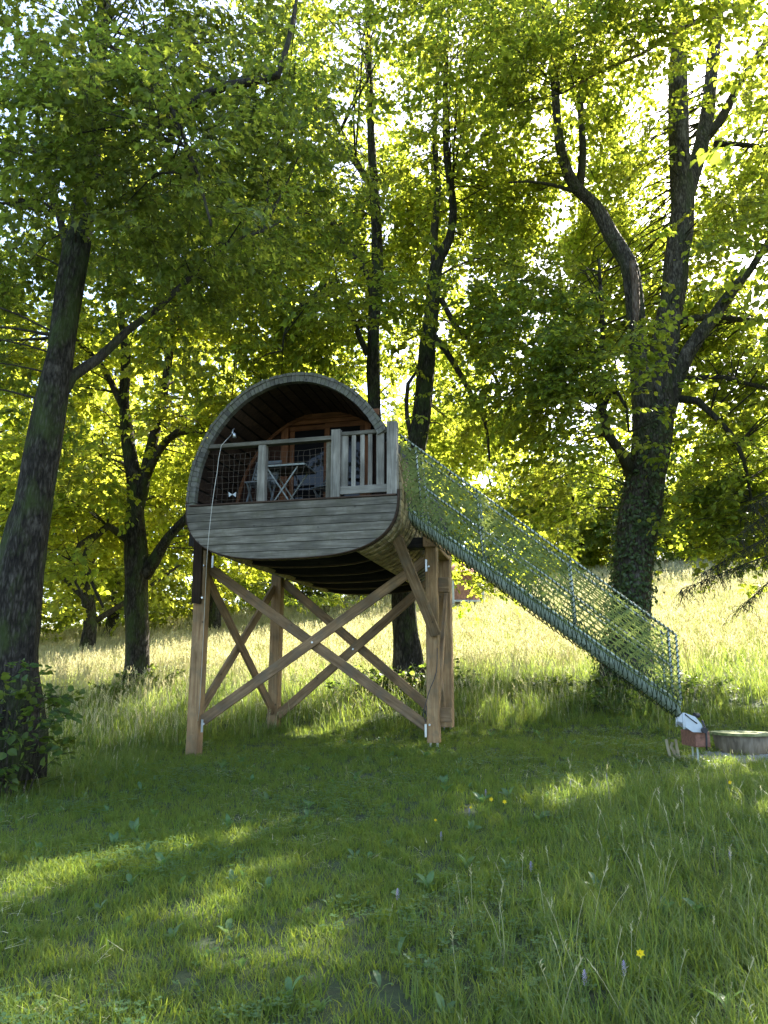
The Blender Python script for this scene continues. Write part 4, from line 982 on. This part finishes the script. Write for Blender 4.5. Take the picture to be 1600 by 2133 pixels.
# 4 the big many-stemmed tree on the right
D = 15.4
t4 = tree_thing('linden_tree', at(1310, 1425, D), 'big ivy clad tree on the right dividing into several tall stems')
sk, st4 = limbs(t4, [
    ('trunk', [(1305, 1420, 47, D), (1312, 1320, 43, D), (1318, 1200, 43, D), (1328, 1100, 46, D), (1345, 1000, 47, D), (1362, 900, 42, D), (1374, 800, 31, D), (1388, 700, 28, D), (1402, 600, 27, D), (1418, 480, 26, D), (1422, 400, 26, D), (1415, 300, 22, D), (1412, 180, 20, D), (1418, 60, 18, D), (1422, -80, 14, D)], BARKR),
    ('branch', [(1342, 980, 30, D - .05), (1343, 880, 27, D - .15), (1335, 780, 24, D - .2), (1326, 680, 22, D - .2), (1320, 600, 21, D - .2), (1308, 545, 19, D - .2), (1275, 490, 17, D - .2), (1238, 425, 15, D - .2), (1198, 388, 15, D - .2), (1172, 330, 12, D - .2), (1160, 240, 10, D - .2), (1155, 150, 9, D - .2), (1140, 60, 7, D - .2), (1120, -40, 5, D - .2)], BARKR),
    ('branch', [(1205, 395, 11, D - .2), (1213, 340, 9, D - .1), (1212, 260, 8, D - .1), (1202, 150, 7, D), (1186, 60, 6, D), (1178, -60, 4, D)], BARKD),
    ('branch', [(1420, 430, 22, D), (1448, 350, 18, D + .2), (1468, 270, 16, D + .3), (1482, 150, 15, D + .4), (1494, 50, 13, D + .5), (1505, -60, 10, D + .6)], BARKR),
    ('branch', [(1378, 900, 20, D), (1402, 815, 19, D - .1), (1435, 735, 17, D - .2), (1480, 670, 14, D - .3), (1530, 600, 12, D - .4), (1565, 560, 9, D - .4), (1600, 505, 7, D - .5), (1640, 440, 5, D - .5)], BARKR),
    ('branch', [(1470, 290, 11, D + .3), (1500, 250, 10, D + .3), (1535, 185, 9, D + .3), (1600, 80, 7, D + .3), (1640, 20, 5, D + .3)], BARKD),
    ('branch', [(1488, 300, 8, D + .3), (1530, 300, 6, D + .3), (1600, 305, 5, D + .3), (1660, 290, 3, D + .3)], BARKD),
    ('branch', [(1315, 985, 14, D - .2), (1292, 940, 12, D - .4), (1265, 905, 11, D - .5), (1255, 860, 10, D - .5), (1245, 820, 9, D - .5), (1243, 770, 8, D - .5), (1255, 700, 6.5, D - .5), (1252, 620, 5, D - .5), (1248, 540, 3, D - .5)], BARKD),
    ('branch', [(1258, 850, 7, D - .5), (1268, 825, 6, D - .6), (1285, 815, 5, D - .7), (1305, 850, 4, D - .8), (1310, 900, 2.5, D - .8)], BARKD),
    ('branch', [(1410, 830, 9, D - .1), (1455, 835, 8, D - .4), (1480, 860, 7, D - .7), (1520, 900, 6, D - .9), (1550, 960, 5, D - 1), (1565, 1040, 3, D - 1)], BARKD),
    ('branch', [(1432, 790, 7, D - .2), (1500, 785, 6, D - .3), (1560, 800, 5, D - .4), (1620, 815, 3.5, D - .4)], BARKD),
    ('branch', [(1410, 670, 8, D), (1480, 660, 7, D + .2), (1540, 665, 6, D + .3), (1620, 670, 4, D + .3)], BARKD),
    ('branch', [(1200, 400, 5, D - .2), (1150, 385, 4, D - .4), (1100, 378, 3, D - .6), (1060, 380, 2, D - .8)], BARKD),
    ('branch', [(1590, -10, 6, D - 2), (1500, 20, 5.5, D - 2), (1420, 60, 5, D - 2), (1340, 110, 4.2, D - 2), (1250, 150, 3.4, D - 2), (1170, 195, 2, D - 2)], DEADW),
], None)
mb = MB(); P, Rr = limb_from_px([(1316, 545, 7, D - .52), (1322, 580, 9, D - .53), (1325, 640, 8, D - .53), (1324, 690, 4, D - .5)]); P, Rr = catmull(P, Rr, .1); tube(mb, P, Rr, 8, .3); mb.build('split_scar', DEADW, t4, True)
crown(t4, sk, [(3.75, 14.4, 7.7, 1.3, 1.6, 2.0, 76), (4.5, 14.8, 9.9, .8, 1.2, 1.3, 20), (5.0, 16.9, 12.3, 1.4, 1.1, 1.6, 26), (7.3, 15, 7.2, 2.1, 2.4, 2.2, 84), (8.2, 16.5, 9.4, 1.8, 1.4, 2.2, 30), (7.0, 15, 5.1, 1.9, 1.8, .9, 44), (5.7, 16.3, 14.6, 3.6, 2.6, 3.2, 100), (8.3, 15.6, 11.2, 2.3, 2.6, 2.6, 50), (4.6, 14.2, 17.5, 4.4, 3.8, 2.0, 60), (3.1, 13.4, 13.9, 1.5, 1.6, 1.2, 22), (6.1, 16.8, 9.6, 1.9, 1.4, 2.3, 30), (3.8, 16.9, 5.9, 1.1, 1.2, .9, 14), (6.2, 19.5, 9.0, 3.0, 1.5, 1.6, 30), (6.0, 18.8, 12.2, 2.6, 1.4, 2.0, 34), (7.6, 20, 15.1, 2.2, 1.2, 1.8, 30), (6.0, 19.6, 14.0, 1.6, 1.0, 1.6, 16), (8.9, 16, 14.5, 2.2, 2.4, 2.4, 44), (6.6, 16.5, 11.6, 1.0, 1.2, 1.6, 18), (7.4, 14.5, 10.0, 1.8, 1.8, 1.2, 20), (5.6, 12.5, 14.2, 2, 1.2, 1, 20)], 'linden_sprays', .95, 27, seed=14, clear=.85)
# ivy on the lower trunk
mb = MB(); rr_ = random.Random(5)
cand = [q for q in st4[0] if q[0].z < 8.2] + [q for q in st4[1] if q[0].z < 6.8]
for _ in range(9000):
    p, nr, ax = rr_.choice(cand); f = (p.z - 1.2) / 6.5
    if nr.x > .35 and rr_.random() < .75: continue
    if rr_.random() < f * f: continue
    p = p + nr * rr_.uniform(.01, .09) + Vector((rr_.gauss(0, .06), rr_.gauss(0, .03), rr_.gauss(0, .14))); dr = (Vector((rr_.gauss(0, .6), rr_.gauss(0, .6), -1)) + nr * .3).normalized()
    leaf(mb, p, dr, (nr + Vector((rr_.gauss(0, .35), rr_.gauss(0, .35), .4))).normalized(), rr_.uniform(.05, .095), rr_.uniform(.05, .09), 0, .1, .1)
mb.build('ivy', IVY, t4, kind='stuff')

# 5 trees beyond, each its own crown and trunk
def auto_tree(name, x_, y_, H, cr, src, label, group=None, cz0=.25, n=75, seed=0, ls=1.7, r0=.28, stub=None, gap=True):
    r = random.Random(seed); zb = ground_z(x_, y_); t = tree_thing(name, Vector((x_, y_, 0)), label, group)
    P = [Vector((x_, y_, zb - .4))]
    for k in range(1, 7): P.append(Vector((x_ + r.gauss(0, .25) * k ** .5, y_ + r.gauss(0, .2) * k ** .5, zb + H * .8 * k / 6)))
    Rr = [r0 * 1.25, r0, r0 * .85, r0 * .65, r0 * .45, r0 * .28, r0 * .12]; P2, R2 = catmull(P, Rr, .6); mb = MB(); tube(mb, P2, R2, 10, .15, seed); mb.build('trunk', BARK, t, True); sk = P2[3:]
    for k in range(7):
        h = .25 + .08 * k; i = int(len(P2) * h); b = P2[i]; a = k * 2.4 + r.random(); L = cr * r.uniform(.5, .85)
        Q = [b, b + Vector((math.cos(a) * L * .5, math.sin(a) * L * .5, L * .35)), b + Vector((math.cos(a) * L, math.sin(a) * L, L * .75))]
        Q2, S2 = catmull(Q, [R2[i] * .5, R2[i] * .33, R2[i] * .12], .5); mb = MB(); tube(mb, Q2, S2, 6, .1, k); mb.build('branch', BARKD, t, True); sk += Q2[1:]
    z0 = zb + H * cz0; zc = (z0 + zb + H) / 2; hz = (zb + H - z0) / 2
    bl = [(x_, y_, zc, cr * .75, cr * .75, hz * .95, n // 2)]
    for k in range(6):
        a = k * 1.05 + r.random(); bl.append((x_ + math.cos(a) * cr * .55, y_ + math.sin(a) * cr * .55, zc + r.uniform(-.65, .5) * hz, cr * .5, cr * .5, hz * .4, n // 12))
    crown(t, sk, bl, src, ls * .85, 24, clump=1.5, seed=seed + 100, twig_r=.02, gap=gap)
    return t
FT = 'trees beyond the meadow'
spec = [(-10.6, 27.5, 11, 4.2, 'far_sprays', 'small tree with stubby brown trunk in the sunny meadow at far left', .22, .24),
        (-15.5, 25, 17, 5.2, 'far_sprays', 'bright leafy tree beside the far left edge of the meadow', .07, .25),
        (-20, 31, 19, 6, 'far_sprays', 'tall sunlit tree behind the bright tree at far left', .04, .25),
        (-13, 36, 19, 5.5, 'far_sprays', 'tall yellow green tree behind the stubby trunked meadow tree', .04, .25),
        (-7.2, 33, 18, 5.2, 'far_sprays', 'yellow green tree seen behind the forked tree left of the treehouse', .03, .25),
        (-2.6, 38, 19, 5.5, 'far_sprays', 'tall pale tree seen between the treehouse posts', .03, .25),
        (2.4, 44, 18, 5.5, 'far_sprays', 'pale tree behind the twin stemmed tree', .03, .25),
        (7.0, 49, 10, 4.6, 'far_dark_sprays', 'green tree at the top of the meadow behind the slide', .03, .25),
        (12.5, 50, 10, 4.6, 'far_dark_sprays', 'dark tree on the ridge just left of the ivy clad trunk', .03, .25),
        (17.0, 48, 9.5, 4.6, 'far_dark_sprays', 'tree on the ridge just right of the ivy clad trunk', .03, .25),
        (21.5, 47, 9.5, 4.6, 'far_dark_sprays', 'tree on the ridge near the right edge', .03, .25),
        (26.5, 46, 10, 4.8, 'far_dark_sprays', 'tree on the ridge at the far right edge', .03, .25),
        (-27, 38, 18, 6, 'far_dark_sprays', 'darker tree in the back row at far left', .04, .25),
        (-19, 46, 19, 6, 'far_dark_sprays', 'tall dark tree in the back row beyond the left meadow', .08, .3),
        (-8, 50, 19, 6, 'far_dark_sprays', 'tall dark tree in the back row left of the treehouse', .08, .3),
        (3.5, 58, 19, 6.5, 'far_dark_sprays', 'dark tree in the back row right of the treehouse', .06, .3),
        (-2.5, 56, 19, 6, 'far_dark_sprays', 'dark tree in the back row directly behind the treehouse', .06, .3),
        (16, 62, 12, 6.5, 'far_dark_sprays', 'dim tree farthest back behind the ivy clad trunk', .05, .3),
        (30, 58, 13, 7, 'far_dark_sprays', 'dim tree farthest back at the right edge', .05, .3)]
for i, (x_, y_, H, cr, src, lab, cz0, r0) in enumerate(spec):
    auto_tree('broadleaf_tree', x_, y_, H, cr, src, lab, FT, cz0, 84 if y_ < 45 else 60, 200 + i, 1.7 if y_ < 40 else 2.3, r0)
# shrubs along the far edge of the meadow
SH = [(-24, 33, 4.5, 'bright shrub at the far left edge of the meadow'), (-18.5, 36, 5, 'sunlit shrub beside the stubby trunked meadow tree'), (-14.5, 40, 5, 'broad yellow green shrub behind the stubby trunked meadow tree'), (-9.8, 39, 4.6, 'bright shrub seen right of the forked tree'),
      (-5.6, 44, 5, 'yellow green shrub seen through the left bracing of the treehouse'), (-1.6, 47, 4.6, 'shrub seen through the middle of the cross braces'), (3.4, 50, 4, 'low shrub at the meadow edge behind the right posts'), (9.8, 47, 3.2, 'small yellow green shrub just left of the ivy clad trunk'), (15, 54, 4.5, 'dark shrub on the ridge right of the ivy clad trunk'), (22, 53, 4.5, 'dark shrub on the ridge at the right')]
for i, (x_, y_, H, lab) in enumerate(SH):
    auto_tree('shrub', x_, y_, H, H * .72, 'far_sprays' if i < 8 else 'far_dark_sprays', lab, 'shrubs along the meadow edge', 0, 50, 500 + i, 1.5, .09)
# unseen trees added outside the frame to cast shade across the lawn
auto_tree('shade_tree', 12.6, 15.5, 16, 4.6, 'far_dark_sprays', 'broad dark tree added for shade just beyond the right edge', None, .28, 90, 301, 1.5, .35)
auto_tree('shade_tree', 9.6, 9.6, 13, 3.4, 'far_dark_sprays', 'leafy tree added for shade beside the right foreground, outside the view', None, .42, 60, 302, 1.3, .25)
auto_tree('shade_tree', -12.5, 15, 15, 4.2, 'far_dark_sprays', 'broad tree added for shade just beyond the left edge', None, .2, 70, 303, 1.5, .3)
# bare drooping conifer branch at the right edge
D = 13.5
cb = tree_thing('conifer_tree', Vector((8.6, 13.6, 0)), 'dark conifer at the right edge with thin drooping bare twigs over the meadow')
mb = MB(); b0 = Vector((8.6, 13.6, ground_z(8.6, 13.6) - .2)); P, Rr = catmull([b0, b0 + UP * 4, b0 + UP * 9.5], [.2, .16, .03], .5); tube(mb, P, Rr, 10, .1); mb.build('trunk', BARKD, cb, True)
mbt = MB(); mbl = MB(); rr_ = random.Random(9)
for base_z, a_px in ((3.4, (1700, 1130, 1580, 1165, 1420, 1228)), (3.9, (1720, 1080, 1600, 1120, 1470, 1190)), (4.4, (1700, 1040, 1620, 1060, 1530, 1120)), (3.0, (1700, 1180, 1620, 1200, 1550, 1262)), (4.9, (1700, 1000, 1640, 1010, 1570, 1050))):
    pts = [at(a_px[0], a_px[1], D), at(a_px[2], a_px[3], D), at(a_px[4], a_px[5], D)]; pts = [Vector((8.6, 13.6, pts[0].z + .1))] + pts
    P, Rr = catmull(pts, [.03, .022, .014, .004], .12); tube(mbt, P, Rr, 5, caps=False)
    for k in range(4, len(P)):
        for _ in range(4):
            e = P[k] + Vector((rr_.uniform(-.35, .12), rr_.uniform(-.25, .25), -rr_.uniform(.08, .42))); m_ = P[k].lerp(e, .5) + Vector((-.05, 0, .02)); tube(mbt, [P[k], m_, e], [.006, .005, .003], 3, caps=False)
            for j in range(7):
                q0 = P[k].lerp(e, j / 7) ; dr = Vector((rr_.gauss(0, .5), rr_.gauss(0, .5), -1)).normalized(); tube(mbt, [q0, q0 + dr * rr_.uniform(.04, .14)], [.003, .002], 3, caps=False)
                if rr_.random() < .5: leaf(mbl, q0, dr, Vector((rr_.gauss(0, 1), rr_.gauss(0, 1), .3)).normalized(), .07, .012)
mbt.build('twigs', BARKD, cb, kind='stuff'); mbl.build('needles', SPRU, cb, kind='stuff')

# ------------------------------------------------------------------ bushes and undergrowth
def bush(name, pts, src, n, label, spread, hgt, sl_=1.0, cat='bush', erect=-.5, seed=3):
    r = np.random.default_rng(seed); b = Vector(pts[0]); t = thing(name, (b.x, b.y, ground_z(b.x, b.y)), label, cat); WM[t.name] = Matrix.Translation(t.location)
    mb = MB(); P = []; ro = []; s_ = []
    for k in range(n):
        c = pts[k % len(pts)]; a = r.uniform(0, 6.283); q = spread * math.sqrt(r.random()); x_, y_ = c[0] + q * math.cos(a), c[1] + q * math.sin(a) * .7
        h = hgt * r.random() ** .7 * (1 - .55 * (q / spread) ** 2); z = ground_z(x_, y_) + h + .03; P.append((x_, y_, z)); ro.append((r.normal() * .35, erect + r.normal() * .4, a + r.normal() * .5)); s_.append(sl_ * r.uniform(.7, 1.25))
        if k % 4 == 0:
            g = Vector((c[0] + (x_ - c[0]) * .4, c[1] + (y_ - c[1]) * .4, ground_z(c[0], c[1]) - .03)); e = Vector((x_, y_, z)); tube(mb, [g, g.lerp(e, .5) + UP * .05, e], [.009, .007, .004], 4, caps=False)
    mb.build('stems', BARKD, t, kind='stuff'); scatter('leaves', src, P, ro, s_, parent=t); return t
bush('shoot_bush', [at(0, 1500, 9.0), at(42, 1520, 9.0), at(-25, 1450, 8.9)], 'bush_sprays', 74, 'leafy green shoots growing round the foot of the left tree', .38, 1.5, .9)
bush('ground_bush', [at(1250, 1440, 15.0), at(1330, 1450, 14.6), at(1180, 1450, 15.2), at(1290, 1470, 14.0), at(1400, 1450, 14.6)], 'bush_sprays', 230, 'low dark undergrowth round the foot of the ivy clad tree', .95, .24, .85, 'undergrowth', -.1, 4)
bush('ground_bush', [at(850, 1450, 15.6), at(905, 1455, 15.5), at(780, 1455, 15.6)], 'bush_sprays', 110, 'small weeds at the foot of the tree behind the treehouse', .6, .4, 1.0, 'undergrowth', -.4, 6)
bush('ground_bush', [at(300, 1440, 17.6), at(260, 1440, 17.6)], 'bush_sprays', 50, 'small weeds at the foot of the forked tree', .5, .35, 1.0, 'undergrowth', -.4, 7)

# ------------------------------------------------------------------ far cabin and house
gh = ground_hit(985, 1280); cx_, cy_ = gh.x, gh.y
cab = thing('cabin', (cx_, cy_, ground_z(cx_, cy_)), 'small red brown wooden cabin with white posts, far up the meadow beside the right posts', 'cabin'); WM[cab.name] = Matrix.Translation(cab.location)
zc = ground_z(cx_, cy_)
for k in range(9): beam('wall_board', REDB, cab, Vector((cx_ - 1.0 + .14 * k, cy_ - .9, zc + .55)), Vector((cx_ - 1.0 + .14 * k, cy_ - .9, zc + 1.75)), .04, .125, up=(1, 0, 0), c=0)
beam('wall', REDB, cab, Vector((cx_ - 1.05, cy_, zc + 1.15)), Vector((cx_ + .2, cy_, zc + 1.15)), 1.7, 1.2, c=0)
beam('floor_beam', WHITE, cab, Vector((cx_ - 1.1, cy_ - 1.0, zc + .5)), Vector((cx_ + .5, cy_ - 1.0, zc + .5)), .1, .09)
for dx in (-.95, .35): beam('white_post', WHITE, cab, Vector((cx_ + dx, cy_ - 1.0, zc - .2)), Vector((cx_ + dx, cy_ - 1.0, zc + 1.75)), .09, .09, up=(1, 0, 0))
beam('white_brace', WHITE, cab, Vector((cx_ - .25, cy_ - 1.0, zc + .45)), Vector((cx_ - .8, cy_ - 1.0, zc - .1)), .08, .08)
for sgn in (-1, 1): beam('roof', ROOFR, cab, Vector((cx_ - 1.3, cy_ + sgn * .55, zc + 2.05)), Vector((cx_ + .7, cy_ + sgn * .55, zc + 2.05)), 1.35, .06, up=(0, sgn * .5, 1), c=0)

# ------------------------------------------------------------------ flowers
def flower(px_, py_, Y, kind, label, h=.28, big=1.0):
    p = at(px_, py_, Y); g = ground_z(p.x, p.y); p = Vector((p.x, p.y, max(p.z, g + .08)))
    nm = 'yellow_flower' if kind == 'y' else 'purple_flower'
    t = thing(nm, (p.x, p.y, g), label, 'flower', 'yellow flowers in the grass' if kind == 'y' else 'purple flowers in the grass'); WM[t.name] = Matrix.Translation(t.location)
    mb = MB(); tube(mb, [Vector((p.x + .02, p.y, g - .02)), Vector((p.x + .015, p.y, (g + p.z) / 2)), p], [.0035, .003, .003], 4); mb.build('stem', TALL, t)
    mb = MB()
    if kind == 'y':
        for k in range(12):
            a = k * .5236; dr = (Vector((math.cos(a), -.45, math.sin(a) * .9 + .15))).normalized(); sd = dr.cross(Vector((0, -1, .5))).normalized() * .005 * big; L = .026 * big * (.8 + .3 * (k % 2))
            mb.add([p, p + dr * L * .6 - sd, p + dr * L, p + dr * L * .6 + sd], [(0, 1, 2, 3)])
        mb.build('petals', PETY, t)
        mb = MB(); tube(mb, [p + Vector((0, .004, -.004)), p + Vector((0, -.006, .004))], [.008 * big, .005 * big], 7); mb.build('flower_centre', PETY, t)
    else:
        rq = random.Random(int(px_))
        for k in range(46):
            z_ = -.035 * big + .07 * big * k / 46; a = k * 2.4; r_ = (.013 + .003 * math.sin(k)) * big * math.sqrt(max(.05, 1 - (z_ / (.04 * big)) ** 2)); b = p + Vector((0, 0, z_)); dr = Vector((math.cos(a), math.sin(a), .6)).normalized(); sd = dr.cross(UP).normalized() * .003 * big
            mb.add([b, b + dr * r_ * .7 - sd, b + dr * r_ * 1.4, b + dr * r_ * .7 + sd], [(0, 1, 2, 3)])
        mb.build('petals', PETP, t)
def gy_at(px_, py_, h):   # distance at which a head h above the ground shows at this place
    Y = 3.0
    while Y < 20:
        p = at(px_, py_, Y)
        if p.z - ground_z(p.x, p.y) <= h: return Y
        Y += .05
    return Y
for px_, py_, lab in ((1333, 1985, 'big yellow hawkweed flower above the two nearest purple flowers'), (1051, 1670, 'yellow buttercup in the lawn below the right treehouse posts'), (1520, 1630, 'yellow flower in tall grass below the stump'), (1023, 1665, 'small yellow bud beside the buttercup'), (980, 1682, 'small yellow bud above a pale purple spike'), (907, 1708, 'tiny yellow bud farthest left among the yellow flowers')):
    big = .8 if py_ > 1900 else (.75 if 'buttercup' in lab or 'stump' in lab else .45); flower(px_, py_, gy_at(px_, py_, .24), 'y', lab, big=big)
for px_, py_, lab in ((1300, 2018, 'purple flower spike nearest the yellow hawkweed'), (1218, 2038, 'pale purple flower with ragged top, left of the nearest purple spike'), (978, 1692, 'purple spike under a small yellow bud'), (1264, 1618, 'purple spike in the tall grass below the slide'), (1189, 1632, 'pale purple spike at the edge of the sunlit tuft'), (1012, 1652, 'pale purple spike just left of the buttercup'), (828, 1864, 'blue purple spike at the middle of the lawn'), (1106, 1806, 'pale spike amid the tall grass in the middle right'), (1521, 1783, 'purple spike near the right edge of the grass'), (919, 1742, 'faint purple spike below the tiny yellow bud')):
    flower(px_, py_, gy_at(px_, py_, .22), 'p', lab, big=.8)

bpy.context.view_layer.update()
print('objects', len(bpy.data.objects), 'tris', sum(len(m.polygons) for m in bpy.data.meshes))
